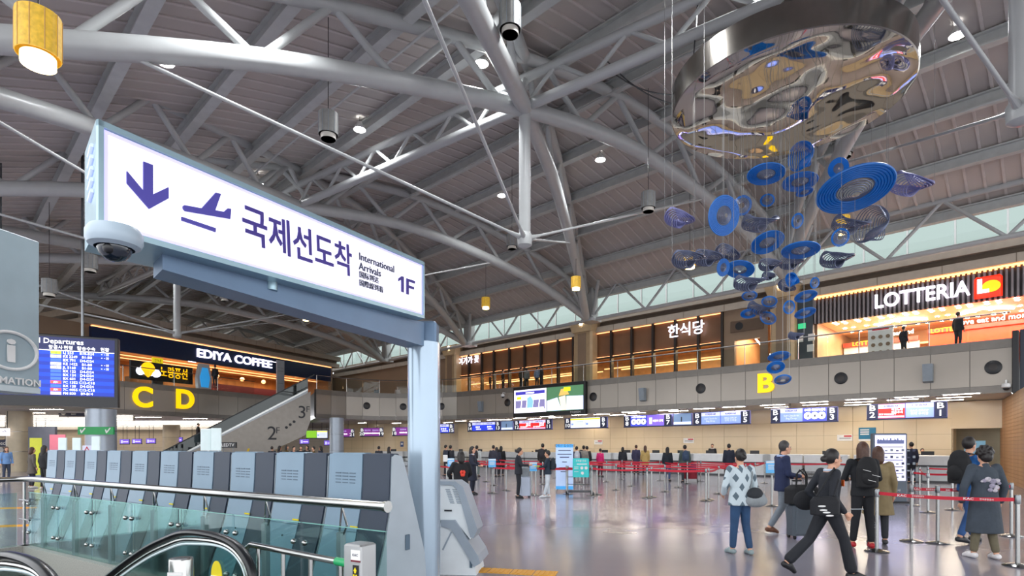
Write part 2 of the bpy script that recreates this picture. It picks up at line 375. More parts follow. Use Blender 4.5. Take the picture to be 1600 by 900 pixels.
# dark recess and wooden return wall on the right
pr = BW(sb, DWALL)
r0 = BW(bs(1542, DWALL), DWALL)
o = MB().box(-.4, (r0-pr).length+4, 1.2, 1.3, 0, ZB).build('wall_recess', mat('recess', '#7e7865', .5), M=Matrix.Translation(pr) @ Matrix.Rotation(RB, 4, 'Z')); tag(o, kind='structure')
o = MB().box(-.2, .05, .1, 1.3, 0, ZB).box(0, (r0-pr).length+3.5, -.02, .3, 2.55, ZB).build('trim_2', M_beige, M=Matrix.Translation(pr) @ Matrix.Rotation(RB, 4, 'Z')); tag(o, kind='structure')
wa, wb = Vector((24.5, 28.9, 0)), Vector((16.9, 18.2, 0)); dv = wb-wa
wr = link('wall_right_wood', MB().box(0, dv.length, .03, .2, 0, ZB+.02).mesh('w', M_dark), None, M=Matrix.Translation(wa) @ Matrix.Rotation(math.atan2(dv.y, dv.x), 4, 'Z')); tag(wr, kind='structure')
pm = MB().box(0, dv.length, -.01, .04, .005, .155).mesh('plank', M_wood)
for i in range(25): link('plank', pm, wr, loc=(0, 0, i*.157))
e = Vector(PB[-1])
o = MB().bbox(0, .22, -.25, .5, 3.9, 6.5, .02).build('trim_3', M_black, M=Matrix.Translation((e.x, e.y, 0)) @ Matrix.Rotation(RB, 4, 'Z')); tag(o, kind='structure')
o = MB().bbox(.24, 4.5, -.05, .4, 3.9, 6.55, .02).build('wall_right_dark', mat('dark_blue_panel', '#2b3442', .4), M=Matrix.Translation((e.x, e.y, 0)) @ Matrix.Rotation(RB, 4, 'Z')); tag(o, kind='structure')
# light strips recessed in the ceiling under the gallery
ORD = lambda k: f"{k}{'th' if 10 <= k % 100 <= 20 else {1: 'st', 2: 'nd', 3: 'rd'}.get(k % 10, 'th')}"
def strip(px, py, L=1.25, rot=RB, i=0, lab=None):
    Y = (ZB-EYE)*F/(HY-py); p = Vector(((px-HX)/F*Y, Y, ZB))
    t = thing('ceiling_light', lab or 'slim white light strip in the ceiling above the check-in counters', 'light', p, rot, 'light strips under the gallery')
    MB().box(-L/2-.05, L/2+.05, -.13, .13, -.012, .02).build('frame', M_white, t); MB().box(-L/2, L/2, -.09, .09, -.02, -.01).build('diffuser', M_lightp, t)
for i_, (px, py) in enumerate(((1572, 625), (1502, 615.5), (1490, 620.5), (1480, 625), (1424, 619.8), (1410, 624), (1345, 623.5), (1342, 628), (1340, 632), (1272, 628), (1274, 632), (1207, 632.5), (1213, 636), (1146, 635.5), (1100, 638.3), (1060, 642), (1044, 640.5), (995, 645), (985, 643.5), (965, 648), (940, 647), (925, 652), (905, 648), (868, 652), (855, 650.5), (835, 654), (812, 653), (790, 655.5), (770, 656), (742, 658), (720, 657.5), (700, 660), (620, 661), (604, 663), (580, 665), (566, 660.5), (560, 664))):
    strip(px, py, lab=f'slim white ceiling light strip above the check-in counters, {ORD(i_+1)} from the right')
# left concourse: lowered slatted ceiling with light lines
for i in range(11):
    y0 = 43+i*3.0; w0 = 30 if i else 14
    t = thing('ceiling_light', f'long white light line in the left concourse ceiling, {ORD(i+1)} from the front', 'light', (-38, y0, ZB), 0, 'light lines over the left concourse')
    xl = -y0*.92; xr = -y0*.50 if y0 > 50 else -y0*.66
    MB().box(xl+38, xr+38, -.12, .12, -.03, .0).build('diffuser', mat('light_line', '#ffffff', .5, emit=10.0, ecol='#fff4e6'), t); MB().box(xl+38, xr+38, .16, .4, -.12, .0).build('slat', M_band, t)
for i_, (px, py) in enumerate(((22, 650), (47, 645), (73, 639.5), (195, 652), (232, 651.5), (270, 658), (305, 654))): strip(px, py, 1.9, 0, lab=f'short bright ceiling panel left of the escalator, {ORD(i_+1)} from the left')
def column(name, px, Y, w, lab, m, sq=False, z1=ZB+.03):
    x = (px-HX)/F*Y; t = thing(name, lab, 'column', (x, Y, 0))
    MB().lathe([(w/2, 0), (w/2, z1)], 28).build('shaft', m, t, True)
    for z in (1.3, 2.6): MB().lathe([(w/2+.006, z), (w/2+.006, z+.02)], 28).build('joint_ring', M_chromed, t, True)
    return t
column('round_column', 31, 38, 1.4, 'beige round column beside the low ceiling at far left', M_beigecol)
gc = column('round_column', 158, 36, 1.65, 'blue-grey round column below the departures board', M_col)
column('round_column', 526, 46.6, 1.12, 'blue-grey round column under the curved balcony corner', M_col)
column('round_column', 268, 60, 1.6, 'beige column with dark edge behind the ticket screens', M_beigecol)
column('round_column', 10, 66, 1.4, 'pale distant column at the far left edge', M_beigecol)
# ------------------------------------------------------------------ gallery balustrades
def balustrade(pts, lab, zt=7.35):
    a = Vector((*pts[0][:2], 0)); r = thing('glass_balustrade', lab, 'railing', (a.x, a.y, ZT), 0, 'gallery balustrades')
    P = [Vector((p[0]-a.x, p[1]-a.y, zt-ZT)) for p in pts]
    MB().tube(P, .035, 10).build('handrail', M_chrome, r, True)
    for i, (p, q) in enumerate(zip(P, P[1:])):
        z = Vector((0, 0, 1)); p0, q0 = Vector((p.x, p.y, .0)), Vector((q.x, q.y, .0)); u = (q0-p0).normalized()*.02; n = Vector((-u.y, u.x, 0))*.4
        v = [p0+u-n, q0-u-n, q0-u+n, p0+u+n]; v = v+[x+z*.98 for x in v]
        MB().add(v, [(0, 1, 2, 3), (7, 6, 5, 4), (0, 4, 5, 1), (1, 5, 6, 2), (2, 6, 7, 3), (3, 7, 4, 0)]).build('glass_panel', M_glass, r)
        if i % 2 == 0: rod('post', RMc, p0, Vector((p.x, p.y, zt-ZT)), .025, r)
RMc = rodmesh('chrome_bar', M_chrome, 10)
balustrade([(p[0], p[1]+.1) for p in PB], 'long glass balustrade with steel handrail above the check-in counters')
balustrade([(p[0]-.1, p[1]) for p in PC[:-1]], 'glass balustrade with steel handrail in front of the blue coffee shop')

# ------------------------------------------------------------------ gallery shop wall (d = -3)
DSH = -3.0; ZF = 6.11; ZO = 10.1
def wallbox(name, pxa, pxb, z0, z1, m, d0=DSH, th=.3, sa=None, kind='structure'):
    s0 = sa if sa is not None else bs(pxa, d0); s1 = bs(pxb, d0)
    o = MB().box(0, s1-s0, 0, th, 0, z1-z0).build(name, m, loc=BW(s0, d0, z0), rotz=RB)
    if kind: tag(o, kind=kind)
    return o
SL, SR = bs(520, DSH), bs(1600, DSH)+2.5
ol = SR-SL
cap = MB().box(0, ol, 0, 4.5, ZO, ZO+.42).build('trim_4', M_cap, loc=BW(SL, DSH+.15, 0), rotz=RB); tag(cap, kind='structure')
MB().box(0, ol, .25, .5, ZO+.42, ZO+.72).build('dark_stripe', M_capd, cap); MB().box(0, ol, -.12, 4.0, ZO+.72, ZO+1.1).build('top_band', M_cap, cap)
seam = MB().box(-.012, .012, -.012, .0, ZO, ZO+.42).mesh('joint', M_capd)
for i in range(1, 24): link('joint', seam, cap, loc=(i*ol/24, 0, 0))
wallbox('wall_gallery_brown', 520, 712, ZF, ZO, M_brown)
for px in (545, 570, 600): pass
# interior shell behind the shops
sA, sB = bs(712, DSH), SR
o = MB().box(0, sB-sA, 7.0, 7.2, ZF, ZO+.1).build('wall_shop_back', mat('shop_back', '#b48a5e', .5, var=.15), loc=BW(sA, DSH, 0), rotz=RB); tag(o, kind='structure')
o = MB().box(0, sB-sA, .3, 7.0, 9.3, 9.4).build('ceiling_shops', M_warmceil, loc=BW(sA, DSH, 0), rotz=RB); tag(o, kind='structure')
for px, w in ((712, .3), (1132, .3), (1270, .3)):
    o = MB().box(-w/2, w/2, .3, 7.0, ZF, 9.4).build(f"wall_shop_partition_{'left' if px < 800 else 'middle' if px < 1200 else 'right'}", M_wood, loc=BW(bs(px, DSH), DSH, 0), rotz=RB); tag(o, kind='structure')
M_panelw = mat('restaurant_wood', '#7a563b', .4, var=.12, scale=.8)
def restaurant(edges, name, lab, sgn):
    s = [bs(p, DSH) for p in edges]; L = s[-1]-s[0]; r = thing(name, lab, 'shop front', BW(s[0], DSH, ZF), RB)
    x = [k-s[0] for k in s]; H = ZO-ZF; zt = H*.50
    for i, k in enumerate(x): MB().box(k-.07, k+.07, -.12, .18, 0, H).build('mullion', M_dark, r)
    for a, b in zip(x, x[1:]):
        MB().box(a+.07, b-.07, .12, .2, zt+.16, H).build('wood_panel', M_panelw, r)
        MB().box(a+.07, b-.07, -.08, .12, zt, zt+.12).build('transom', M_dark, r)
        MB().box(a+.1, b-.1, -.02, .02, zt+.12, zt+.16).build('light_strip', M_led, r)
        MB().box(a+.1, b-.1, -.02, .03, H-.08, H-.03).build('light_strip', M_led, r)
        MB().box(a+.07, b-.07, .02, .035, 0, zt).build('window_pane', M_glass, r)
    MB().box(0, L, 1.5, 1.6, zt-.55, zt-.47).build('ceiling_light_line', M_led, r)
    MB().box(0, L, 3.8, 3.9, zt-.35, zt-.27).build('ceiling_light_line', M_led, r)
    MB().box(0, L, 6.7, 6.9, .9, 1.3).build('back_shelf', M_panelw, r); MB().box(0, L, 6.75, 6.85, 1.34, 1.4).build('light_strip', M_led, r)
    MB().box(.4, L-.4, 4.2, 4.9, 0, 1.05).build('serving_counter', M_panelw, r)
    for (t, px, py, sz, m) in sgn:
        sx = bs(px, DSH)-s[0]; z = bz(px, py, DSH)-ZF; text(t, sz, m, r, onface(sx, -.16, z), .02, .004, name='lettering')
    a = area('lamp', BW(s[0]+L/2, DSH-2.8, 8.9), L*.8, 1100, (1, .66, .36), (0, 0, RB), 3); a.parent = None
    return r
M_glow = mat('white_glow', '#ffffff', .5, emit=3.2, ecol='#f4ecff')
M_yglow = mat('yellow_glow', '#e0b020', .5, emit=1.0)
restaurant([714, 733, 753, 772, 796, 820, 845.5, 872, 896], 'restaurant_front', 'brown timber restaurant front with dark mullions left of the pillar', [('여가가 꽃', 734, 564, .72, M_glow)])
restaurant([926, 955.5, 987.5, 1020.5, 1055.5, 1091.5, 1129], 'restaurant_front', 'brown timber restaurant front with white Korean lettering right of the pillar', [('한식당', 1073, 516.5, .95, M_glow)])
# brown block with lit doorway
w = wallbox('wall_gallery_doorway', 1131, 1147.5, ZF, ZO, M_brown); wallbox('wall_gallery_doorway_right', 1187.5, 1200, ZF, ZO, M_brown); wallbox('wall_gallery_doorway_head', 1147.5, 1187.5, bz(1165, 530, DSH), ZO, M_brown)
o = tag(MB().bbox(-1.0, 1.0, -.06, .0, 0, .7, .02).build('wall_grille', mat('grille', '#5d4a3a', .6), loc=BW(bs(1167, DSH), DSH, bz(1167, 517, DSH)), rotz=RB), 'dark brown rectangular grille above the lit doorway', 'grille')
MB().lathe([(.24, -.05), (.24, .02)], 18).build('speaker_cone', M_black, o, M=Matrix.Translation((-.45, -.06, .35)) @ Matrix.Rotation(PI/2, 4, 'X'))
t = thing('doorway_light', 'slanting white light line inside the lit doorway', 'light', BW(bs(1178, DSH), DSH-1.5, bz(1178, 545, DSH-1.5)), RB)
MB().tube([(-.6, 0, .75), (.6, 0, -.75)], .04, 8).build('tube', M_lightp, t)
area('lamp', BW(bs(1168, DSH), DSH-3, 8.9), 2, 420, (1, .66, .38), (0, 0, RB))
# pillars on the gallery
M_pil = mat('pillar_panel', '#b39a78', .35, .1)
def pillar(k, pxa, pxb, lab):
    d = -2.3; s0, s1 = bs(pxa, d), bs(pxb, d); w = s1-s0; r = thing('clad_pillar', lab, 'pillar', BW((s0+s1)/2, d, ZF), RB, 'clad pillars of the gallery')
    MB().bbox(-w/2, w/2, 0, .9, 0, 4.35, .15).build('shaft', M_pil, r); MB().prism([(-w/2, 4.1), (w/2, 4.1), (w/2+.35, 5.0), (-w/2-.35, 5.0)], -.1, .9).build('capital', M_pil, r)
    MB().box(-w*.22, w*.22, -.02, .01, .2, 4.0).build('front_strip', M_brown, r)
    MB().lathe([(.13, 0), (.15, .03)], 14).build('spotlight', M_lightp, r, M=Matrix.Translation((0, -.12, 4.75)) @ Matrix.Rotation(PI/2, 4, 'X'))
pillar(1, 895, 924, 'beige clad pillar between the two timber restaurant fronts'); pillar(2, 1202, 1240, 'beige clad pillar behind the tail of the ring sculpture'); pillar(0, 694, 711, 'beige clad pillar at the left end of the restaurant')
# dark lift panel
s0 = bs(1241, DSH); s1 = bs(1271, DSH)
r = thing('service_panel', 'dark grey service wall panel left of the burger restaurant', 'panel', BW(s0, DSH+.1, ZF), RB)
MB().box(0, s1-s0, 0, .3, 0, ZO-ZF-.1).build('backing', mat('panel_slate', '#39424a', .45), r)
for x, z in ((.35, 1.5), (.95, 1.5), (.9, .9)): MB().box(x-.17, x+.17, -.03, 0, z, z+.4).build('notice', M_white, r)
MB().box(.25, .65, -.04, 0, 2.25, 2.55).build('exit_light', mat('exit_green', '#2fae74', .5, emit=1.2), r)
# ------------------------------------------------------------------ burger restaurant
s0 = bs(1271, DSH); L = SR-s0; r = thing('burger_restaurant_front', 'burger restaurant front with grey slat fascia and lit white lettering', 'shop front', BW(s0, DSH, ZF), RB)
zb = 8.55-ZF; zt = 10.0-ZF
MB().box(0, L, .08, .2, zb, zt).build('fascia_board', mat('fascia_dark', '#3a3234', .5), r)
M_slat = mat('slat_grey', '#8b8588', .35, .3); sl = MB().box(-.045, .045, -.06, .09, zb, zt-.08).mesh('slat', M_slat)
n = int(L/.2)
for i in range(n): link('slat', sl, r, loc=((i+.5)*L/n, 0, 0))
MB().box(0, L, -.1, .1, zt, zt+.06).build('light_strip', M_led, r)
dm = MB().box(-.05, .05, -.08, -.02, zt-.1, zt-.02).mesh('bulb', mat('warm_bulb', '#ffc890', .5, emit=5, ecol='#ff9a50'))
for i in range(n): link('bulb', dm, r, loc=((i+.5)*L/n+.1*L/n, 0, 0))
xa, xb = bs(1367, DSH)-s0, bs(1515, DSH)-s0
text('LOTTERIA', 1.0, M_glow, r, onface((xa+xb)/2, -.12, bz(1440, 462.5, DSH)-ZF), .05, .014, fit=xb-xa)
lx = bs(1544.5, DSH)-s0; lz = bz(1544.5, 449, DSH)-ZF
lg = MB().bbox(-.52, .52, -.06, .06, -.5, .5, .1).build('logo', mat('logo_red', '#d8321c', .4, emit=1.2), r, M=Matrix.Translation((lx, -.14, lz)))
MB().lathe([(.34, 0), (.34, .03)], 24).build('disc', mat('logo_yellow', '#ffb31a', .4, emit=1.5), lg, M=Matrix.Translation((.12, -.07, 0)) @ Matrix.Rotation(PI/2, 4, 'X') @ Matrix.Diagonal((1, .8, 1, 1)))
text('L', .85, M_glow, lg, onface(-.2, -.11, .02), .02, .05)
M_lotc = mat('restaurant_ceiling', '#f0cfa8', .5)
MB().box(0, L, .3, 7.0, zb+.12, zb+.2).build('inner_ceiling', M_lotc, r)
spot = MB().lathe([(.09, -.02), (.1, 0)], 10).mesh('downlight', M_lightp)
for i in range(10):
    for y in (1.0, 1.5, 3.1, 4.6):
        for k in (0, .45): link('downlight', spot, r, loc=(.8+i*2.05*L/21+k, y, zb+.11))
for cx, y in ((3.6, 2.4), (7.2, 2.4), (11.2, 2.4)):
    for k in (-1, 1): MB().tube([(cx, y, zb+.08), (cx+k*1.15, y+1.0, zb+.08)], .045, 6).build('light_line', M_lightp, r)
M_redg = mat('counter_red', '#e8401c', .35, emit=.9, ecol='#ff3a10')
MB().box(.2, L*.36, 5.2, 5.5, 0, 1.7).build('white_counter', M_white, r); MB().box(.2, L*.36, 5.0, 5.2, 1.7, 1.95).build('red_header', mat('dull_red', '#b23a2c', .4, emit=.25), r)
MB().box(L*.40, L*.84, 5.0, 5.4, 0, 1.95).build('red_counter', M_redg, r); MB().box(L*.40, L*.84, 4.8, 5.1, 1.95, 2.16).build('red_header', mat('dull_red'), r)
text('LOTTERIA', .34, M_yglow, r, onface(L*.13, 4.97, 1.83), .01, .01); text('LOTTERIA', .34, M_yglow, r, onface(L*.48, 4.77, 2.05), .01, .01)
text('Love eat and more fun!', .4, M_glow, r, onface(L*.68, 4.7, 2.33), .01, .005); text('Love eat and', .36, M_glow, r, onface(L*.26, 4.9, 2.2), .01, .005)
MB().box(0, L, 6.6, 6.7, 1.7, 1.8).build('light_strip', M_led, r)
mb_ = MB().bbox(0, 1.15, -.03, .03, .0, 1.75, .02).build('menu_board', M_white, r, M=Matrix.Translation((bs(1358, DSH)-s0, -.25, .05)))
for i in range(3):
    for j in range(3): MB().lathe([(.1, 0), (.1, .02)], 10).build('menu_picture', M_brown, mb_, M=Matrix.Translation((.25+.33*i, -.03, .4+.4*j)) @ Matrix.Rotation(PI/2, 4, 'X'))
MB().box(.2, .95, -.036, -.03, 1.56, 1.66).build('heading', M_red, mb_)
MB().box(L*.28, L*.36, .02, .04, 0, zb).build('window_pane', M_glass, r)
area('lamp', BW(s0+L*.45, DSH-3, 8.5), L*.8, 1300, (1, .72, .48), (0, 0, RB), 4)

# ------------------------------------------------------------------ coffee shop on the left gallery
e0, e1 = Vector((-29.3, 42.6, 0)), Vector((-19.8, 63.0, 0)); ev = (e1-e0).normalized(); EA = math.atan2(ev.y, ev.x)
def ea(px):                                   # distance along the coffee front for a pixel column
    k = (px-HX)/F; return (k*e0.y-e0.x)/(ev.x-k*ev.y)
def ez(px, py): p = e0+ev*ea(px); return EYE+(HY-py)/F*p.y
LE = (e1-e0).length
a0 = ea(143)
r = thing('coffee_shop_front', 'coffee shop front with deep blue fascia and lit white lettering', 'shop front', (e0.x, e0.y, ZF), EA)
MB().box(a0, LE, 0, .3, 8.75-ZF, 10.25-ZF).build('blue_fascia', mat('coffee_blue', '#10264f', .3), r)
MB().box(a0, LE, -.05, .1, 10.25-ZF, 10.31-ZF).build('light_strip', M_led, r)
text('EDIYA COFFEE', 1.0, M_glow, r, onface((ea(307)+ea(424))/2, -.06, ez(365, 561)-ZF), .04, .014, fit=ea(424)-ea(307))
for px in (300, 427): MB().box(ea(px)-.35, ea(px)+.35, -.02, 0, ez(px, 566)-ZF, ez(px, 566)-ZF+.06).build('dash', M_glow, r)
MB().box(a0, LE, 5.2, 5.4, 0, 4.0).build('back_wall', mat('coffee_back', '#a8743f', .5, var=.25, scale=1.5), r)
MB().box(a0, LE, .3, 5.2, 8.8-ZF, 8.9-ZF).build('inner_ceiling', M_warmceil, r)
for y in (1.0, 2.6): MB().box(a0, LE-1, y, y+.06, 8.62-ZF, 8.68-ZF).build('ceiling_light_line', M_led, r)
MB().box(LE, LE+.15, 0, 5.4, 0, 4.0).build('end_wall', M_brown, r)
MB().box(LE*.45, LE*.8, 2.6, 3.3, 0, 1.35).build('display_case', mat('case_maroon', '#4a2030', .35), r)
MB().box(LE*.1, LE*.4, 2.0, 2.7, 0, 1.1).build('counter', M_wood, r)
for k in (.43, .55, .66, .85): MB().ell((LE*k, 1.6, 1.9), (.2, .2, .2), 10, 6).build('pendant_bulb', M_led, r, True)
area('lamp', e0+ev*LE*.5+Vector((-2.0, 1.2, 8.4)), 16, 1100, (1, .62, .32), (0, 0, EA), 3)
c2 = link('trim_5', MB().box(a0-.6, LE+1, -.3, 7, 10.35, 10.75).mesh('c', M_cap), None, loc=(e0.x, e0.y, 0), rotz=EA); tag(c2, kind='structure')
MB().box(a0-.6, LE+1, .1, .5, 10.75, 11.05).build('dark_stripe', M_capd, c2); MB().box(a0-.8, LE+1, -.5, 7, 11.05, 11.5).build('top_band', M_cap, c2)
for i in range(1, 10): MB().box(a0+i*2.3-.012, a0+i*2.3+.012, -.512, -.5, 11.05, 11.5).build('joint', M_capd, c2)
o = link('wall_coffee_left', MB().box(-8, a0, .3, .5, 0, 4.3).mesh('c', M_brown), None, loc=(e0.x, e0.y, ZF), rotz=EA); tag(o, kind='structure')
o = link('wall_coffee_right', MB().box(0, (Vector((*BW(SL, DSH)[:2], 0))-e1).length+1, 0, .3, 0, 4.6).mesh('c', M_brown), None, loc=(e1.x, e1.y, ZF), rotz=math.atan2(BW(SL, DSH).y-e1.y, BW(SL, DSH).x-e1.x)); tag(o, kind='structure')
# yellow balloon travel sign behind the balustrade
cc0, cc1 = Vector((-27.4, 40, 0)), Vector((-24.3, 46.5, 0)); cv = (cc1-cc0).normalized(); CA = math.atan2(cv.y, cv.x); cn = Vector((cv.y, -cv.x, 0))
def ca(px, off=0.): o = cc0+cn*off; k = (px-HX)/F; return (k*o.y-o.x)/(cv.x-k*cv.y)
def cz(px, py, off=0.): p = cc0+cn*off+cv*ca(px, off); return EYE+(HY-py)/F*p.y
off = -.6; p = cc0+cn*off
b0, b1 = ca(203, off), ca(301, off)
r = thing('travel_sign', 'dark sign with yellow balloon, white cloud and yellow Korean lettering', 'sign', p+cv*b0+Vector((0, 0, ZF)), CA)
zc = cz(252, 581, off)-ZF
MB().bbox(0, b1-b0, -.05, .12, zc-.72, zc+.62, .03).build('board', M_black, r)
M_cloud = mat('cloud_glow', '#ffffff', .5, emit=2.5, ecol='#e8e4ff'); M_bal = mat('balloon_yellow', '#f7b50c', .4, emit=1.4)
bx = ca(230, off)-b0
for dx, dz, q in ((-.55, -.12, .3), (.6, -.16, .32), (.25, -.05, .36), (-.25, 0, .34), (.78, -.2, .2)): MB().lathe([(q, 0), (q, .04)], 16).build('cloud_puff', M_cloud, r, M=Matrix.Translation((bx+dx, -.05, zc+dz)) @ Matrix.Rotation(PI/2, 4, 'X'))
MB().prism([(.52*math.cos(a)*(1 if math.sin(a) > -.2 else (1-.75*(-math.sin(a)-.2)/.8)), .5*math.sin(a)+(-.12 if math.sin(a) < -.6 else 0)) for a in [2*PI*i/28 for i in range(28)]], -.12, -.09).build('balloon', M_bal, r, M=Matrix.Translation((bx, 0, zc+.08)))
text('노랑풍선', .9, M_bal, r, onface((ca(250, off)+ca(292, off))/2-b0, -.08, zc-.05), .02, .008, fit=ca(292, off)-ca(250, off))
# yellow zone letters
M_yel = mat('zone_yellow', '#ffd400', .4, emit=.9, ecol='#ffcf00')
for ch, px, py in (('C', 222, 622), ('D', 288, 625.5)):
    o = text(ch, 2.0, M_yel, None, Matrix.Translation(cc0+cv*ca(px)+cn*.08+Vector((0, 0, cz(px, py)))) @ Matrix.Rotation(CA, 4, 'Z') @ Matrix.Rotation(PI/2, 4, 'X'), .06, .03, name='zone_letter', sx=1.05)
    tag(o, f'large yellow zone letter {ch} on the grey balcony front', 'letter', 'yellow zone letters')
o = text('B', 1.42, M_yel, None, Matrix.Translation(BW(bs(1195.5, .06), .06, bz(1195.5, 600, .06))) @ Matrix.Rotation(RB, 4, 'Z') @ Matrix.Rotation(PI/2, 4, 'X'), .06, .03, name='zone_letter', sx=1.15)
tag(o, 'large yellow zone letter B on the grey balcony front', 'letter', 'yellow zone letters')
# blue kiosk and signs by the coffee shop
p = PX(318, 598, 44.5)
r = thing('photo_kiosk', 'slim blue and silver standing kiosk in front of the coffee shop', 'kiosk', (p.x, p.y, ZF), CA)
MB().prism([(-.55, 0), (.55, 0), (.62, .8), (.38, 1.9), (-.38, 1.9), (-.62, .8)], -.15, .15).build('body', mat('kiosk_silver', '#b8c2c9', .3, .5), r)
MB().prism([(-.3, .1), (.3, .1), (.42, .85), (.22, 1.6), (-.22, 1.6), (-.42, .85)], -.19, -.15).build('screen', mat('kiosk_blue', '#2a8fd0', .3, emit=.7), r)
p = PX(246, 565, 44.6)
r = thing('hanging_sign', 'small yellow sign on a grey post before the coffee shop', 'sign', (p.x, p.y, ZF), CA)
MB().box(-.42, .42, -.05, .05, 8.02-ZF, 8.5-ZF).build('plate', mat('sign_yellow', '#f0d818', .4, emit=.6), r); MB().box(-.42, .42, -.06, .06, 0, 8.0-ZF).build('post', M_grey, r)
text('안내', .3, M_dark, r, onface(0, -.055, 8.26-ZF), .003)
p = PX(438, 600, 52)
r = thing('pillar_poster', 'tall pale grey notice board at the top of the escalator', 'notice board', (p.x, p.y, ZF), CA)
MB().box(-.42, .42, -.06, .06, 0, 3.3).build('board', mat('board_grey', '#a9b0ba', .4), r)
for z in (2.6, 2.3, 1.2): MB().box(-.3, .3, -.065, -.06, z, z+.05).build('text_line', M_grey, r)

# ------------------------------------------------------------------ balcony speakers, cameras
def onfascia(px, py, off=.0):                   # nearest fascia segment seen in this pixel column
    k = (px-HX)/F
    for a, b in zip(PB, PB[1:]):
        A, B = Vector((*a[:2], 0)), Vector((*b[:2], 0)); u = B-A; t = (k*A.y-A.x)/(u.x-k*u.y)
        if 0 <= t <= 1: p = A+u*t; an = math.atan2(u.y, u.x); n = Vector((math.sin(an), -math.cos(an), 0)); return p+n*off+Vector((0, 0, EYE+(HY-py)/F*p.y)), an
for px, py, lab in ((1552, 574, 'above the wooden wall'), (1314, 591, 'above counter signs three and two'), (1095, 607, 'left of the yellow letter'), (927, 620, 'right of the large video screen'), (793, 629, 'left of the large video screen'), (690, 635, 'just right of the sign post'), (630, 635.5, 'just left of the sign post'), (573, 634, 'on the curved balcony corner')):
    p, an = onfascia(px, py, .01); o = thing('round_speaker', f'round black wall speaker {lab}', 'speaker', p, an, 'round speakers on the balcony front')
    MB().lathe([(.3, 0), (.3, .03), (.24, .05)], 20).build('rim', M_black, o, True, M=Matrix.Rotation(PI/2, 4, 'X')); MB().lathe([(.2, .04), (.1, .06)], 16).build('grille', M_dark, o, True, M=Matrix.Rotation(PI/2, 4, 'X'))
for px, py, lab in ((1451, 584, 'above counter sign one'), (1006, 617, 'right of the video screen'), (753, 635.5, 'left of the video screen')):
    p, an = onfascia(px, py, .02); o = thing('box_speaker', f'tilted grey box speaker {lab}', 'speaker', p, an, 'grey box speakers on the balcony front')
    MB().prism([(0, -.42), (-.22, -.36), (-.34, .42), (0, .42)], -.19, .19, 'x').build('cabinet', M_grey, o); MB().box(-.05, .05, 0, .06, -.1, .1).build('bracket', M_dark, o)
for px, py, lab in ((790, 617, 'beside the video screen'), (1573, 601, 'at the right end of the balcony')):
    p, an = onfascia(px, py, .02); o = thing('security_camera', f'small white dome camera {lab}', 'camera', p, an, 'balcony cameras')
    MB().tube([(0, 0, .15), (0, -.3, .15), (0, -.3, .0)], .035, 8).build('arm', M_white, o); MB().lathe([(.02, .1), (.15, .06), (.16, -.08), (.1, -.12)], 14, (0, -.3, -.05)).build('housing', M_white, o, True); MB().ell((0, -.3, -.17), (.11, .11, .1), 12, 8).build('dome', M_black, o, True)

# ------------------------------------------------------------------ large video screen
s0, s1 = bs(801.5, .35), bs(914, .35); z0, z1 = bz(914, 647, .35), bz(914, 594.5, .35); L = s1-s0
r = thing('video_wall', 'large black framed video screen with two pictures on the balcony', 'screen', BW(s0, .35, z0), RB); H = z1-z0
MB().bbox(0, L, 0, .3, 0, H, .03).build('frame', M_black, r)
def scr(name, c='#888888', e=1.3): return mat(name, c, .4, emit=e)
MB().box(.14, L*.5-.05, -.012, 0, .32, H-.25).build('picture', scr('screen_white', '#eceaf7'), r)
p1 = MB().box(.3, L*.5-.2, -.02, -.012, H-.62, H-.38).build('title_bar', scr('screen_indigo', '#3a35a0'), r)
MB().box(L*.2, L*.32, -.026, -.02, H-.55, H-.46).build('title_print', M_glow, r)
MB().box(.3, L*.5-.2, -.02, -.012, .55, 1.25).build('belt_picture', scr('screen_lilac', '#8c86b8', .8), r)
for k in (.12, .2, .29, .38): MB().prism([(L*k, .55), (L*k+.06, .55), (L*k+.16, 1.25), (L*k+.1, 1.25)], -.025, -.02).build('belt_line', M_glow, r)
MB().prism([(L*.22, .6), (L*.30, .6), (L*.31, 1.2), (L*.27, 1.55), (L*.22, 1.4)], -.03, -.025).build('cartoon_figure', scr('screen_sky', '#7fb4e6'), r)
MB().box(.45, .9, -.025, -.02, 1.35, 1.55).build('yellow_tag', scr('screen_yellow', '#e6d81c'), r); MB().box(.4, L*.5-.3, -.03, -.025, .5, .68).build('caption_bar', M_glow, r)
q0, q1 = L*.5+.02, L-.14
MB().box(q0, q1, -.012, 0, .32, H-.25).build('picture', scr('screen_green', '#4f7d5a', .9), r)
MB().prism([(q0, .36), (q0+(q1-q0)*.42, .36), (q0+(q1-q0)*.3, 1.3), (q0, 1.1)], -.02, -.012).build('picture_patch', scr('screen_pale', '#c9d2f0'), r)
MB().prism([(q0+(q1-q0)*.55, .36), (q1, .36), (q1, 1.3), (q0+(q1-q0)*.55, 1.35)], -.02, -.012).build('picture_patch', scr('screen_pale'), r)
MB().prism([(q0+(q1-q0)*.42, .36), (q0+(q1-q0)*.55, .36), (q0+(q1-q0)*.52, 1.4), (q0+(q1-q0)*.34, 1.3)], -.022, -.012).build('picture_patch', scr('screen_sand', '#e6d3bf'), r)
MB().prism([(q0+(q1-q0)*.34, 1.4), (q0+(q1-q0)*.62, 1.45), (q0+(q1-q0)*.55, 1.9), (q0+(q1-q0)*.4, 1.85)], -.022, -.012).build('picture_patch', scr('screen_orange', '#d8a85a'), r)
MB().box(q0+(q1-q0)*.48, q0+(q1-q0)*.66, -.025, -.012, H-.62, H-.34).build('yellow_tag', scr('screen_yellow'), r)
text('한국공항공사', .17, M_white, r, onface(L*.88, -.012, .17), .002)
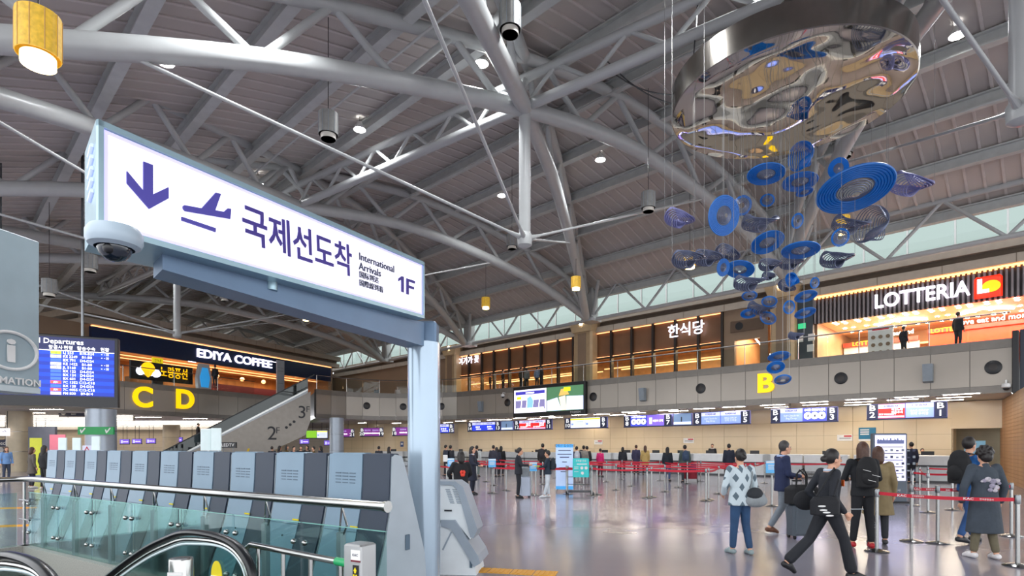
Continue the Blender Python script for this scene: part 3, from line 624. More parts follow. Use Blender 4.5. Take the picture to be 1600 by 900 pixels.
# ------------------------------------------------------------------ check-in counter signs
M_kal = scr('screen_periwinkle', '#7d93e6', 1.1); M_lil = scr('screen_lav', '#c3c6f2', 1.2); M_blue = scr('screen_blue', '#3f49c4', 1.1); M_red2 = scr('screen_red', '#dc2b26', 1.1); M_vio = scr('screen_violet', '#7a5fd0', 1.1); M_purp = scr('screen_purple', '#7b2f86', .9); M_doc = scr('screen_doc', '#dfe3fb', 1.2); M_deep = scr('screen_deep', '#2a3fd0', 1.1)
M_num = mat('number_white', '#ffffff', .5, emit=.8)
M_edge = mat('sign_edge', '#6d6fb4', .4)
def csign(pxa, pxb, na, nb, faces, lab, d=-.4, zlo=2.93, h=.76, frame=None):
    if frame: loc, ang, L, zlo, h = frame
    else:
        s0, s1 = bs(pxa, d), bs(pxb, d); L = s1-s0; loc = BW(s0, d, 0); ang = RB
    r = thing('counter_sign', lab, 'sign', (loc[0], loc[1], zlo), ang, 'lit signs hanging above the check-in counters')
    MB().bbox(0, L, 0, .14, 0, h, .02).build('housing', M_edge, r); MB().box(0, L, -.012, .15, -.03, .03).build('base_rail', M_navy, r)
    for x in (L*.3, L*.72): MB().tube([(x, .07, h), (x, .07, ZB-zlo+.03)], .022, 8).build('hanger', M_black, r)
    e = .15*L if na else .02; e2 = .15*L if nb else .02
    for n_, x0, x1 in ((na, .02, e), (nb, L-e2, L-.02)):
        if n_:
            MB().box(x0, x1, -.012, 0, .04, h-.04).build('number_panel', M_navy, r)
            text('B', h*.5, M_num, r, onface((x0+x1)/2, -.02, h*.72), .003, .012, sx=1.35); text(str(n_), h*.5, M_num, r, onface((x0+x1)/2, -.02, h*.28), .003, .012, sx=1.35)
    n = len(faces); w = (L-e-e2)/n
    for i, fc in enumerate(faces):
        x0, x1 = e+i*w+.02, e+(i+1)*w-.02; m = {'kal': M_kal, 'bag': M_blue, 'red': M_red2, 'vio': M_vio, 'pur': M_purp, 'doc': M_doc, 'deep': M_deep, 'pic': scr('screen_dusk', '#6d86a8', .8), 'grn': scr('screen_lime', '#86c82e', 1.0)}[fc]
        p = MB().box(x0, x1, -.012, 0, .05, h-.03).build('screen', m, r); cx = (x0+x1)/2
        def bar(a, b, z0, z1, mm): MB().box(x0+(x1-x0)*a, x0+(x1-x0)*b, -.018, -.012, h*z0, h*z1).build('print', mm, p)
        if fc in ('kal', 'red', 'deep'):
            bar(0, 1, .68, .94, M_lil); text('KOREAN AIR' if fc == 'kal' or na == 2 else 'CHECK-IN', h*.19, M_navy, p, onface(cx, -.02, h*.81), .002, .02, fit=(x1-x0)*.55)
        if fc == 'kal': text('Self Check-In\nBag Drop' if i == 0 else 'BAG DROP\n위탁 수하물', h*.19, M_lil, p, onface(cx, -.02, h*.38), .002)
        if fc == 'red': bar(0, .98, .1, .2, M_lil); text('SKY PRIORITY', h*.15, M_glow, p, onface(x0+(x1-x0)*.35, -.02, h*.3), .002); text('이코노미\n탑승수속', h*.17, M_glow, p, onface(x0+(x1-x0)*.72, -.02, h*.5), .002)
        if fc == 'bag':
            for k in (.2, .5, .8): MB().lathe([(h*.24, 0), (h*.24, .006)], 20).build('pictogram', M_glow, p, M=Matrix.Translation((x0+(x1-x0)*k, -.013, h*.43)) @ Matrix.Rotation(PI/2, 4, 'X')); MB().box(x0+(x1-x0)*k-.03, x0+(x1-x0)*k+.05, -.026, -.018, h*.34, h*.52).build('print', M_navy, p)
            text('수하물 위탁금지 품목', h*.16, M_glow, p, onface(cx, -.02, h*.82), .002, .02, fit=(x1-x0)*.9)
        if fc == 'vio': bar(.12, .3, .2, .75, M_lil); text('카운터 안내', h*.2, M_glow, p, onface(x0+(x1-x0)*.64, -.02, h*.45), .002)
        if fc == 'doc': bar(0, 1, .78, .92, scr('screen_yellow')); bar(.05, .2, .3, .5, M_kal); [bar(.25, .9, z, z+.04, M_kal) for z in (.25, .38, .5, .62)]
        if fc == 'deep': text('● ● ●', h*.2, M_glow, p, onface(cx, -.02, h*.45), .002); text('CHECK IN', h*.17, M_glow, p, onface(cx+.1, -.02, h*.22), .002)
        if fc == 'pur': text('탑승수속', h*.2, M_lil, p, onface(cx, -.02, h*.7), .002); text('CHECK-IN', h*.2, M_glow, p, onface(cx, -.02, h*.36), .002, .02)
        if fc == 'pic': bar(.42, .48, .3, .7, M_navy); bar(.0, 1, .1, .3, scr('screen_pale'))
    return r
csign(1354, 1480, 2, 1, ['red', 'kal'], 'counter sign reading B2 and B1 with a red left screen', zlo=2.96)
csign(1204, 1309, 4, 3, ['kal', 'bag'], 'counter sign reading B4 and B3 with white baggage pictograms')
csign(1083, 1172, 6, 5, ['kal', 'kal'], 'counter sign reading B6 and B5 with two pale blue screens')
csign(1052, 1081, None, None, ['pic'], 'small grey-blue picture screen between counter signs B7 and B6')
csign(974.5, 1050, 8, 7, ['bag', 'vio'], 'counter sign reading B8 and B7 with a violet right screen')
csign(882, 948.5, 10, 9, ['doc', 'doc'], 'counter sign reading B10 and B9 with white notice pages')
csign(803, 862, 12, 11, ['red', 'red'], 'counter sign reading B12 and B11 with two red screens')
csign(783, 801.5, None, None, ['pic'], 'small blue picture screen between counter signs B13 and B12')
csign(730.5, 782, 14, 13, ['deep', 'deep'], 'counter sign reading B14 and B13 with two deep blue screens')
def fsign(pxa, pxb, py, Y, hpx, na, nb, faces, lab, rot=-.05):
    a = PX(pxa, py, Y); L = (pxb-pxa)/F*Y; return csign(0, 0, na, nb, faces, lab, frame=(a, rot, L, a.z, hpx/F*Y))
fsign(662, 715, 677, 50.5, 14, 16, 15, ['deep', 'deep'], 'deep blue counter sign half hidden by the white post', -.4)
fsign(613, 650, 681, 51.5, 13.5, 18, 17, ['pur'], 'purple counter sign just left of the white post', -.25)
fsign(563, 600, 682, 52, 13.5, 20, 19, ['pur', 'pur'], 'purple counter sign with two screens between column and post', -.15)
fsign(520, 553, 683, 52, 13, 22, 21, ['pur'], 'purple counter sign partly behind the blue-grey column', 0)
fsign(478, 512, 685, 56, 12.5, None, None, ['grn', 'doc'], 'bright green advertising screen left of the blue-grey column', 0)
for i, (px, py) in enumerate(((468, 694), (506, 696), (187, 694), (206, 693.5), (228, 693), (270, 691), (295, 700), (330, 701))):
    fsign(px, px+15, py, 60, 8, None, None, ['vio'], f"small violet monitor {['beside the green screen', 'next to the column, right of the green screen', 'first in the row below letter C', 'second in the row below letter C', 'third in the row below letter C', 'beside the distant beige column', 'low behind the kiosks, beside the escalator foot', 'low behind the kiosks, left of the LED sign'][i]}", 0)

# ------------------------------------------------------------------ check-in counters
M_ctr = mat('counter_white', '#dcdedd', .25); M_ctrd = mat('counter_kick', '#4a4c50', .4)
proto = None
def counter(s, lab, d=.5):
    r = thing('check_in_counter', lab, 'counter', BW(s, d, 0), RB, 'white check-in counters')
    MB().bbox(-1.0, 1.0, 0, .75, .1, .72, .03).build('lower_body', mat('counter_steel', '#b9bcbc', .3, .4), r); MB().box(-1.0, 1.0, .05, .75, .72, .80).build('shadow_gap', M_ctrd, r)
    MB().bbox(-1.02, 1.02, -.05, .3, .8, 1.24, .03).build('front_screen', M_ctr, r); MB().box(-1.0, 1.0, .0, .7, 0, .1).build('plinth', M_ctrd, r)
    MB().box(-.25, .25, .35, .38, 1.1, 1.42).build('monitor', M_black, r); MB().box(-.04, .04, .38, .42, .8, 1.2).build('monitor_stand', M_chromed, r)
    MB().bbox(1.05, 1.75, .0, .9, .05, .4, .02).build('baggage_scale', M_chromed, r); MB().box(1.1, 1.7, .02, .9, .4, .43).build('belt', M_black, r)
    return r
cpx = [(1447, 'right of the tall display, below sign one'), (1372, 'behind the tall display'), (1290, 'behind the navy blazer'), (1222, 'below signs four and three'), (1175, 'below the right end of sign six'), (1105, 'below sign six, with seated clerk'), (1060, 'below the small picture screen'), (1020, 'below sign seven'), (975, 'below sign eight'), (940, 'behind the pink jacket'), (905, 'behind the teal placard'), (870, 'behind the blue banner'), (835, 'left of the blue banner'), (803, 'below sign twelve'), (772, 'below sign thirteen'), (745, 'below sign fourteen'), (715, 'right beside the white post')]
for px, w in cpx: counter(bs(px, .5), f'white check-in counter with steel base {w}')
fm = PX(605, 720, 47)
for px, w in ((640, 'left of the white post'), (612, 'second left of the white post')):
    r = counter(0, f'white check-in counter {w}'); r.location = ((px-HX)/F*48.5, 48.5, 0); r.rotation_euler = (0, 0, -.25)
# notices on the beige wall
def notice(px, py, w, h, lab, m, d=DWALL+.03, lines=None):
    r = thing('wall_notice', lab, 'notice', BW(bs(px, d), d, bz(px, py, d)), RB, 'notices on the beige wall')
    MB().box(-w/2, w/2, -.02, .02, -h/2, h/2).build('sheet', m, r)
    MB().box(-w*.05, w*.45, -.025, -.02, h*.15, h*.4).build('red_print', M_red, r)
    for k in (-.05, -.2): MB().box(-w*.35, w*.4, -.025, -.02, h*k, h*(k+.08)).build('print_line', M_grey, r)
for px, py, w in ((1320, 684, 'left of the tall display'), (1076, 688.5, 'above the seated clerk'), (935, 691, 'above the pink jacket')): notice(px, py, .78, .34, f'small white notice with red heading {w}', M_white)
r = thing('wall_poster', 'blue poster on the beige wall above the tall display', 'poster', BW(bs(1355, DWALL+.03), DWALL+.03, bz(1355, 677, DWALL)), RB)
MB().box(-.42, .42, -.02, .02, -.32, .32).build('sheet', mat('poster_teal', '#1e6f93', .4), r); [MB().box(-.34, .1, -.025, -.02, z, z+.06).build('print_line', M_white, r) for z in (.16, .04, -.08)]; MB().box(-.42, .42, -.02, .02, -.42, -.33).build('white_strip', M_white, r)
p = PX(628, 694, 50); r = thing('wall_poster', 'small blue sign on the wall left of the white post', 'poster', p, -.1); MB().box(-.14, .14, 0, .04, -.22, .22).build('plate', mat('poster_blue', '#2c4a86', .4), r); MB().box(-.08, .08, -.01, 0, -.05, .12).build('print', M_white, r)
p = PX(1523, 705, 27.5); r = thing('wall_poster', 'light blue and red poster in the dark recess', 'poster', p, RB); MB().box(-.4, .4, 0, .04, -.2, .5).build('sheet', mat('poster_sky', '#7fb8dc', .5), r); MB().box(-.4, .4, -.005, .04, -.5, -.2).build('red_field', mat('poster_red', '#c4554f', .5), r)

# ------------------------------------------------------------------ stanchions and belts
M_base = mat('stanchion_base', '#a9aaa8', .22, 1.0)
st_col = MB().lathe([(.027, .03), (.027, .86)], 14).mesh('post', M_chrome, True); st_base = MB().lathe([(.0, 0), (.17, 0), (.175, .012), (.15, .025), (.05, .045), (.03, .05)], 24, cap=False).mesh('base', M_base, True)
st_head = MB().lathe([(.034, .85), (.036, .86), (.036, .96), (.03, .975)], 14).mesh('head', M_chromed, True)
ST = {}
def stanchion(key, px, py, lab, H=1.0, ring=False):
    p = FL(px, py); r = thing('queue_post', lab, 'stanchion', p, 0, 'queue barrier posts'); ST[key] = r
    link('post', st_col, r); link('base', st_base, r); link('head', st_head, r)
    return r
def belt(a, b, z=.91, w=.05, word=False):
    A, B = ST[a], ST[b] if isinstance(b, str) else b
    q = (B.location if hasattr(B, 'location') else Vector(B))-A.location; q = Vector((q.x, q.y, 0)); u = q.normalized(); n = Vector((-u.y, u.x, 0))*.004; s0, s1 = u*.03, q-u*.03
    K = 8; v = []
    for i in range(K+1):
        t = i/K; c = s0.lerp(s1, t)-Vector((0, 0, .05*4*t*(1-t)*min(1, q.length/3)))
        for sg in (-1, 1):
            for zz in (-w/2, w/2): v.append(c+n*sg+Vector((0, 0, z+zz)))
    f = []
    for i in range(K): k = 4*i; f += [(k, k+1, k+5, k+4), (k+3, k+2, k+6, k+7), (k+1, k+3, k+7, k+5), (k+2, k, k+4, k+6)]
    o = MB().add(v, f).build('belt', M_red, A)
    if word:
        L = q.length; nrep = max(1, int(L/.65)); an = math.atan2(q.y, q.x)
        if u.x < 0: an += PI
        for i in range(nrep):
            c = s0.lerp(s1, (i+.5)/nrep); t = (i+.5)/nrep; sd = Vector((math.sin(an), -math.cos(an), 0))*.007
            M = Matrix.Translation(c+sd+Vector((0, 0, z-.05*4*t*(1-t)*min(1, L/3)))) @ Matrix.Rotation(an, 4, 'Z') @ Matrix.Rotation(PI/2, 4, 'X')
            text('KAC', .045, M_white, A, M @ Matrix.Translation((-.1, 0, 0)), .001, .02, sx=1.3); text('한국공항공사', .028, M_white, A, M @ Matrix.Translation((.1, 0, 0)), .001, .01)
near = [('n1', 1590, 885, 'at the right edge beside the grey coat'), ('n2', 1370, 862, 'in front of the khaki coat'), ('n3', 1424, 846, 'left of the blue jacket, front one'), ('n4', 1465, 849, 'left of the grey coat'), ('n5', 1450, 801, 'behind the black backpack'), ('n6', 1488, 797, 'between backpack and grey coat'), ('n7', 1426, 790, 'right beside the tall display'), ('n8', 1437, 776, 'far side of the tall display'), ('n9', 1450, 775, 'second beyond the tall display'), ('n10', 1545, 770, 'beside the wooden wall, behind the curly hair'), ('n11', 1580, 838, 'partly behind the grey coat')]
for k, px, py, w in near: stanchion(k, px, py, f'steel queue post {w}')
for a, b in (('n2', 'n1'), ('n3', 'n4'), ('n4', 'n11')): belt(a, b, word=True)
for a, b in (('n9', 'n10'), ('n8', 'n5'), ('n7', 'n6')): belt(a, b)
rows = [[(769, 771), (830.7, 773), (887, 772), (924.7, 775), (1011, 778.5), (1103, 783)], [(1018, 777), (1107, 781), (1206, 791)], [(791, 767), (837, 774), (932.7, 773)], [(962.7, 766), (1039, 768.5), (1123, 772)], [(698, 764), (760, 753), (848, 757), (912, 758), (986.7, 760), (1060, 762), (1165, 765)], [(700, 754), (772, 759), (905, 754), (948, 753), (1031, 751), (1074, 756.5), (1180, 760)], [(695, 743), (745, 748), (779, 745), (868, 747), (972, 749), (1095, 752), (1195, 755)], [(646, 752), (668, 755), (708, 770)]]
nm = ['front row', 'doubled front row', 'second row', 'third row', 'fourth row', 'fifth row', 'row nearest the counters', 'row behind the white post']; od = ['first', 'second', 'third', 'fourth', 'fifth', 'sixth', 'seventh']
for i, rw in enumerate(rows):
    for j, (px, py) in enumerate(rw): stanchion((i, j), px, py, f'distant steel queue post, {od[j]} from the left in the {nm[i]}')
    for j in range(len(rw)-1):
        if i == 1 and j == 1: continue
        a, b = ST[(i, j)], ST[(i, j+1)]; ST['_a'], ST['_b'] = a, b; belt('_a', '_b', .9, .055)
for (a, b) in (((4, 6), (6, 6)), ((3, 2), (4, 6)), ((0, 5), (3, 2))): ST['_a'], ST['_b'] = ST[a], ST[b]; belt('_a', '_b', .9, .06)
e1_ = FL(1262, 758); ST['_a'] = ST[(6, 6)]; ST['_b'] = stanchion('far1', 1300, 757, 'distant steel queue post behind the navy blazer'); belt('_a', '_b', .9, .07)
ST['_a'] = ST['far1']; ST['_b'] = stanchion('far2', 1400, 759, 'distant steel queue post behind the tall display'); belt('_a', '_b', .9, .06)
def placard(px, py, top, w, h, m, lab, label2=None):
    p = FL(px, py); ppm = F/p.y; z = (py-top)/ppm
    r = thing('placard_stand', lab, 'placard', p+Vector((0, -.06, 0)), 0, 'placards on queue posts')
    MB().bbox(-w/2, w/2, -.02, .02, z-h, z, .01).build('board', m, r); MB().box(-w/2, w/2, -.025, -.02, z-h*.18, z-.01).build('heading', M_white, r)
    for k in (.4, .55, .7): MB().box(-w*.35, w*.35, -.026, -.02, z-h*k, z-h*k+.02).build('print_line', M_white, r)
    MB().lathe([(.02, .9), (.02, z-h+.05)], 8).build('stem', M_chromed, r)
    return r
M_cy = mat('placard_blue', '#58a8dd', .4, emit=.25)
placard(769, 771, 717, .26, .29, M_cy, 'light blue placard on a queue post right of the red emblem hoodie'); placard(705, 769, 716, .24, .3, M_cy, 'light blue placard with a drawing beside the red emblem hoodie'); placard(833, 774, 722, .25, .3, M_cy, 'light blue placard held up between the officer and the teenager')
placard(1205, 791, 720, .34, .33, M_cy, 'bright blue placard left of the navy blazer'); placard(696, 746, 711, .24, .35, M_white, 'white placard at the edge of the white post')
# tall display near the queue
p = FL(1391, 786); Y = p.y; k = F/Y
r = thing('information_display', 'tall grey display with lit lilac page of prohibited items', 'display', p, -.12)
w = 50/k; h = (786-677)/k
MB().bbox(-w/2, w/2, 0, .18, .04, h, .02).build('cabinet', mat('cabinet_slate', '#55606c', .35), r); MB().bbox(-w/2-.03, w/2+.03, -.12, .3, 0, .05, .02).build('foot', M_black, r)
MB().box(-w/2+.05, w/2-.05, -.012, 0, h*.32, h-.05).build('screen', scr('screen_lilac2', '#cfcdf2', 1.15), r); MB().box(-w/2+.1, w/2-.1, -.018, -.012, h*.85, h*.93).build('title_bar', scr('screen_slate', '#5b6490', .5), r)
text('기내 반입 금지 물품', .09, M_glow, r, onface(0, -.02, h*.92), .002)
for i in range(5):
    z = h*(.80-.095*i); MB().box(-w/2+.12, w/2-.12, -.018, -.012, z, z+.02).build('rule', M_navy, r)
    for j in range(7): MB().box(-w/2+.16+j*.15, -.07-w/2+.3+j*.15, -.018, -.012, z-.12, z-.05-.03*(j % 2)).build('item_picture', M_grey if (i+j) % 3 else M_navy, r)
text('한국공항공사', .08, M_white, r, onface(.05, -.012, h*.18), .002)
# blue roll-up banner
p = FL(882, 769); k = F/p.y
r = thing('roll_up_banner', 'tall pale blue roll-up banner behind the teenager', 'banner', p, -.05); w = 27/k; h = (769-694)/k
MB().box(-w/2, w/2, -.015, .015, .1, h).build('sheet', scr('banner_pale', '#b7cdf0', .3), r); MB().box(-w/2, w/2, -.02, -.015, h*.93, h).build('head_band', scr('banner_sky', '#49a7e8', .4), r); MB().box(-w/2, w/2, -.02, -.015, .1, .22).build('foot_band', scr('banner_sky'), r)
for z, l in ((.86, .8), (.78, .9), (.72, .6), (.62, .3), (.5, .7), (.42, .5)): MB().box(-w*.45*l, w*.45*l, -.02, -.015, h*z, h*z+.03).build('print_line', M_navy, r)
for a in (-1, 1): MB().tube([(a*w*.4, 0, .12), (a*w*.5, .25*a, 0)], .012, 6).build('leg', M_black, r)
text('국제선 탑승안내', .11, M_navy, r, onface(0, -.022, h*.965), .002)
# teal placard on a luggage cart
p = FL(906, 774); k = F/p.y
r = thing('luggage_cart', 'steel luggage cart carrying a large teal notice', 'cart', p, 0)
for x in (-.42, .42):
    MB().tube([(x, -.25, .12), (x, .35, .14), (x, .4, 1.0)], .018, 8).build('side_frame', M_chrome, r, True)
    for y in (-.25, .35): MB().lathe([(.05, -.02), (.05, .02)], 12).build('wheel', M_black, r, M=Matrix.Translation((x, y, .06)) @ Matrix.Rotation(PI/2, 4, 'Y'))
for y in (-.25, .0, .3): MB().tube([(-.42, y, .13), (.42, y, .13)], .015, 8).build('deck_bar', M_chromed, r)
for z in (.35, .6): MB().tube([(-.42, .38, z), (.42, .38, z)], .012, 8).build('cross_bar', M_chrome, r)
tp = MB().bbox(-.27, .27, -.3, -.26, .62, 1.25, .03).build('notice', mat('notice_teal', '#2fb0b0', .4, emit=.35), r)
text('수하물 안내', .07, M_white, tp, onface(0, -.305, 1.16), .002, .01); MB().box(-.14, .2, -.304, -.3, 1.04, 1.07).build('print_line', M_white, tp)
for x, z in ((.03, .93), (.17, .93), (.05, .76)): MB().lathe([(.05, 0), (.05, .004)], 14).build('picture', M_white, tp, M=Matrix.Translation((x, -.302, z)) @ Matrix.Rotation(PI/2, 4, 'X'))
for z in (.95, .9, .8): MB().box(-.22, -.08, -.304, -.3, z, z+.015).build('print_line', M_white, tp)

# ------------------------------------------------------------------ escalator up to the gallery
ea0, ea1 = Vector((-25.6, 41.2, 0)), Vector((-16.3, 46.0, 6.15)); hd = Vector((ea1.x-ea0.x, ea1.y-ea0.y, 0)); LL = hd.length; EAng = math.atan2(hd.y, hd.x); sl = 6.15/LL
r = thing('escalator', 'long escalator rising to the gallery beside large floor numbers', 'escalator', ea0, EAng)
def ramp(mb, y0, y1, dz0, dz1, x0=0, x1=LL): return mb.prism([(x0, sl*x0+dz0), (x1, sl*x1+dz0), (x1, sl*x1+dz1), (x0, sl*x0+dz1)], y0, y1)
ramp(MB(), 0, 1.6, -.5, 0).build('truss_body', M_chromed, r)
M_clad = mat('cladding_steel', '#8f8981', .3, .3)
MB().prism([(5.2, 0), (LL-.2, sl*(LL)-3.6), (LL+.2, sl*LL-2.4), (LL+.2, sl*LL-.1), (2.3, sl*2.3-.1), (1.2, 0)], -.06, 0).build('side_cladding', M_clad, r)
for k, y in (('near', -.02), ('far', 1.55)):
    ramp(MB(), y, y+.05, .05, .92).build('glass_balustrade', glass('esc_glass', '#5d7068', .05), r); ramp(MB(), y-.03, y+.08, .92, 1.02, -.4, LL+.5).build('handrail', M_black, r); ramp(MB(), y-.05, y+.1, -.02, .12).build('skirt_rail', M_chrome, r)
stp = MB().box(0, .4, .1, 1.5, -.2, .02).mesh('step', M_chromed)
for i in range(26): link('step', stp, r, loc=(LL*i/26, 0, sl*LL*i/26+.1))
M_dk = mat('print_black', '#22252b', .5)
def esx(px): kk = (px-HX)/F; u = hd.normalized(); n = Vector((u.y, -u.x, 0)); o = ea0+n*.07; return (kk*o.y-o.x)/(u.x-kk*u.y)
def esz(px, py): u = hd.normalized(); p = ea0+u*esx(px); return EYE+(HY-py)/F*p.y
text('2', 1.5, M_dk, r, onface(esx(425), -.075, esz(425, 678)), .004); text('F', .7, M_dk, r, onface(esx(434), -.075, esz(434, 673)), .004); text('3', 1.4, M_dk, r, onface(esx(472), -.075, esz(472, 645)), .004); text('F', .65, M_dk, r, onface(esx(481), -.075, esz(481, 640)), .004)
for px, py in ((447.5, 668), (453.5, 663.5), (459.5, 659)): MB().lathe([(.11, 0), (.11, .01)], 14).build('dot', M_dk, r, M=Matrix.Translation((esx(px), -.065, esz(px, py))) @ Matrix.Rotation(PI/2, 4, 'X'))
M_hz = mat('hazard_yellow', '#e2bc18', .5)
for i in range(5): MB().prism([(4.6+i*.35, .25+i*.25), (4.75+i*.35, .25+i*.25), (4.85+i*.35, .5+i*.25), (4.7+i*.35, .5+i*.25)], -.07, -.06).build('hazard_stripe', M_hz, r)
# landing ledge and stripes
p = PX(426, 609, 50)
# ------------------------------------------------------------------ departures board
rA, rB = PX(-70, 633, 20.6), PX(185, 637, 22.6); dv = Vector((rB.x-rA.x, rB.y-rA.y, 0)); L = dv.length; an = math.atan2(dv.y, dv.x); zb = 3.15; H = 2.72
rA.z = EYE+(HY-634)/F*21.6
r = thing('departures_board', 'large black framed blue flight departures board', 'screen', rA, an)
MB().bbox(0, L, 0, .35, 0, H, .03).build('frame', M_black, r); MB().box(.1, L-.12, -.012, 0, .38, H-.1).build('screen', scr('board_navy', '#1b2250', .8), r)
nr = 12; z1 = H-.62; z0 = .42; rh = (z1-z0)/nr
for i in range(nr): MB().box(.1, L-.14, -.018, -.012, z0+i*rh, z0+(i+1)*rh).build('row', scr('board_blue', '#1040d0', 1.0) if i % 2 else scr('board_blue2', '#12309c', 1.0), r)
MB().box(.1, L-.14, -.022, -.012, z1, z1+.025).build('rule', M_glow, r)
def bx(px): kk = (px-HX)/F; u = dv.normalized(); return (kk*rA.y-rA.x)/(u.x-kk*u.y)
M_txt = mat('board_text', '#ffffff', .5, emit=1.3)
text('International Departures', .27, M_txt, r, onface(bx(131), -.02, H-.27), .002, .01, 'RIGHT')
for t, px in (('항공사', 87), ('편명', 107), ('탑승수속', 135), ('현황', 164)): text(t, .16, M_txt, r, onface(bx(px), -.02, H-.5), .002, .01)
data = [('LJ 253', 'B10-B24', 'g'), ('KE 2249', 'B1-B8', 'w'), ('BX 791', 'D4-D24', 'b'), ('KE 1422', 'B1-B8', 'w'), ('JL 5160', 'B1-B8', 'w'), ('BX 122', 'D4-D24', 'b'), ('BX 124', 'D4-D24', 'b'), ('BX 601', 'D4-D24', 'b'), ('7C 1352', 'C12-C18', 'r'), ('BX 128', 'D4-D24', 'b'), ('7C 4055', 'C12-C18', 'r'), ('FM 830', 'B9-B14', 'p')]
LC = {'g': scr('logo_lime', '#b8d838'), 'w': scr('screen_white'), 'b': scr('logo_blue', '#3f66e0'), 'r': scr('logo_coral', '#e8524a'), 'p': scr('logo_pink', '#e8c8d4')}
for i, (a, b, c) in enumerate(data):
    z = z1-(i+.5)*rh
    MB().box(bx(79), bx(96), -.022, -.018, z-rh*.4, z+rh*.4).build('airline_logo', LC[c], r); text(a, rh*.95, M_txt, r, onface(bx(98.5), -.022, z), .002, .01, 'LEFT'); text(b, rh*.95, M_txt, r, onface(bx(136), -.022, z), .002, .01)
    if i in (0, 1, 3, 4): text('+ ◂ ▣', rh*.8, M_txt, r, onface(bx(164), -.022, z), .002)
    if c not in 'gbp' or i == 0: text({'w': 'AIR', 'g': 'LJ', 'r': 'JEJU'}[c], rh*.6, M_navy if c != 'r' else M_txt, r, onface(bx(87.5), -.025, z), .002)
for x in (1.2, L-1.2): MB().tube([(x, .2, H), (x, .2, H+8.0)], .05, 8).build('hanger', M_chromed, r)
# hanging direction signs
def hsign(px0, px1, py0, py1, Y, lab, m, items, rot=0, zt=None):
    a = PX(px0, py1, Y); w = (px1-px0)/F*Y; h = (py1-py0)/F*Y; r = thing('hanging_sign', lab, 'sign', a, rot)
    MB().bbox(0, w, 0, .15, 0, h, .02).build('panel', m, r)
    for t, x, s, mm in items: text(t, h*s, mm, r, onface(w*x, -.012, h*.5), .003, .01)
    if zt == 'floor':
        for x in (.2, .8): MB().tube([(w*x, .07, 0), (w*x, .07, -a.z)], .03, 8).build('leg', M_chromed, r)
    elif zt != 0:
        for x in (.15, .85): MB().tube([(w*x, .07, h), (w*x, .07, (zt or ZB)-a.z)], .02, 6).build('hanger', M_black, r)
    return r
hsign(91, 139, 639, 651, 40, 'dark blue hanging sign with lift symbols and arrow above the green sign', M_navy, [('●', .17, .9, M_white), ('▥', .5, .8, M_white), ('↑', .86, .9, M_white)])
hsign(99, 137, 653, 664, 41, 'tilted white screen hanging below the dark blue sign', scr('screen_white'), [], .1)
hsign(121, 177, 667, 679, 35.1, 'green sign with two white emblems around the grey column', mat('sign_green', '#1f8a4a', .4, emit=.3), [('✔', .15, .7, M_white), ('✔', .85, .7, M_white)], zt=0)
hsign(-8, 13, 669, 681, 37, 'white sign with black arrow at the left edge', scr('screen_white'), [('→', .72, .8, M_dk)])
hsign(-14, 13.5, 687, 698, 40, 'dark check-in sign at the left edge', M_navy, [('Check', .55, .8, M_white)])
hsign(-6, 9, 699, 708, 42, 'dark panel with white circled symbol at the left edge', M_navy, [('●', .5, 1.2, M_white)])
hsign(52, 73, 686, 697, 44, 'white lit sign right of the beige round column', scr('screen_white'), [])
hsign(343, 369, 691, 700, 38, 'small black sign reading LED TV above the kiosks', M_black, [('LEDTV', .5, .75, M_white)], zt='floor')
hsign(282, 310, 690, 699, 44, 'grey information panel beside the escalator foot', M_grey, [('≡', .5, .8, M_white)], zt='floor')
hsign(128, 144, 696, 709, 22, 'white panel with red warning triangle behind the kiosks', mat('panel_lilac', '#cfd0e2', .5), [('△', .5, .8, M_red)], zt='floor')
M_lp = mat('white_screen_back', '#d6e6e6', .35)
for i, (px, py0, py1) in enumerate(((98, 684, 706), (120, 684, 706), (150, 682, 705), (322, 670, 704), (338, 669, 704))):
    p = FL(px, 780 if i < 3 else 790); kk = F/p.y; w = (12 if i < 3 else 15)/kk
    r = thing('monitor_stand', f"white screen on a pole behind the kiosks, {['leftmost', 'second from left', 'in front of the grey column', 'left one before the escalator', 'right one before the escalator'][i]}", 'screen', p, .1 if i != 3 else .3, 'pole screens behind the kiosks')
    MB().bbox(-w/2, w/2, -.03, .03, EYE-(py1-HY)/kk, EYE-(py0-HY)/kk, .01).build('panel', M_lp, r); MB().lathe([(.03, .02), (.03, EYE-(py0-HY)/kk)], 8, (.05, .06, 0)).build('pole', M_chrome, r); MB().lathe([(.22, 0), (.22, .02)], 16, (.05, .06, 0)).build('foot', M_chromed, r)
# yellow pillar-side poster and dark partition at far left
p = FL(56, 745); r = thing('yellow_banner', 'leaning yellow banner beside the beige round column', 'banner', p, .1); MB().box(-.3, .3, -.02, .02, .1, 2.1).build('sheet', mat('banner_yellow', '#d6d93a', .5), r); MB().box(-.32, .32, -.1, .1, 0, .1).build('foot', M_grey, r)
p = FL(66, 738); r = thing('far_partition', 'grey partition with pink poster behind the beige column', 'partition', p, 0); MB().box(-.9, .8, 0, .2, 0, 2.9).build('panel', mat('partition', '#6a6e7c', .5), r); MB().box(.5, 1.5, -.05, 0, 1.3, 2.4).build('poster', mat('poster_pink', '#d8788c', .5, emit=.3), r)
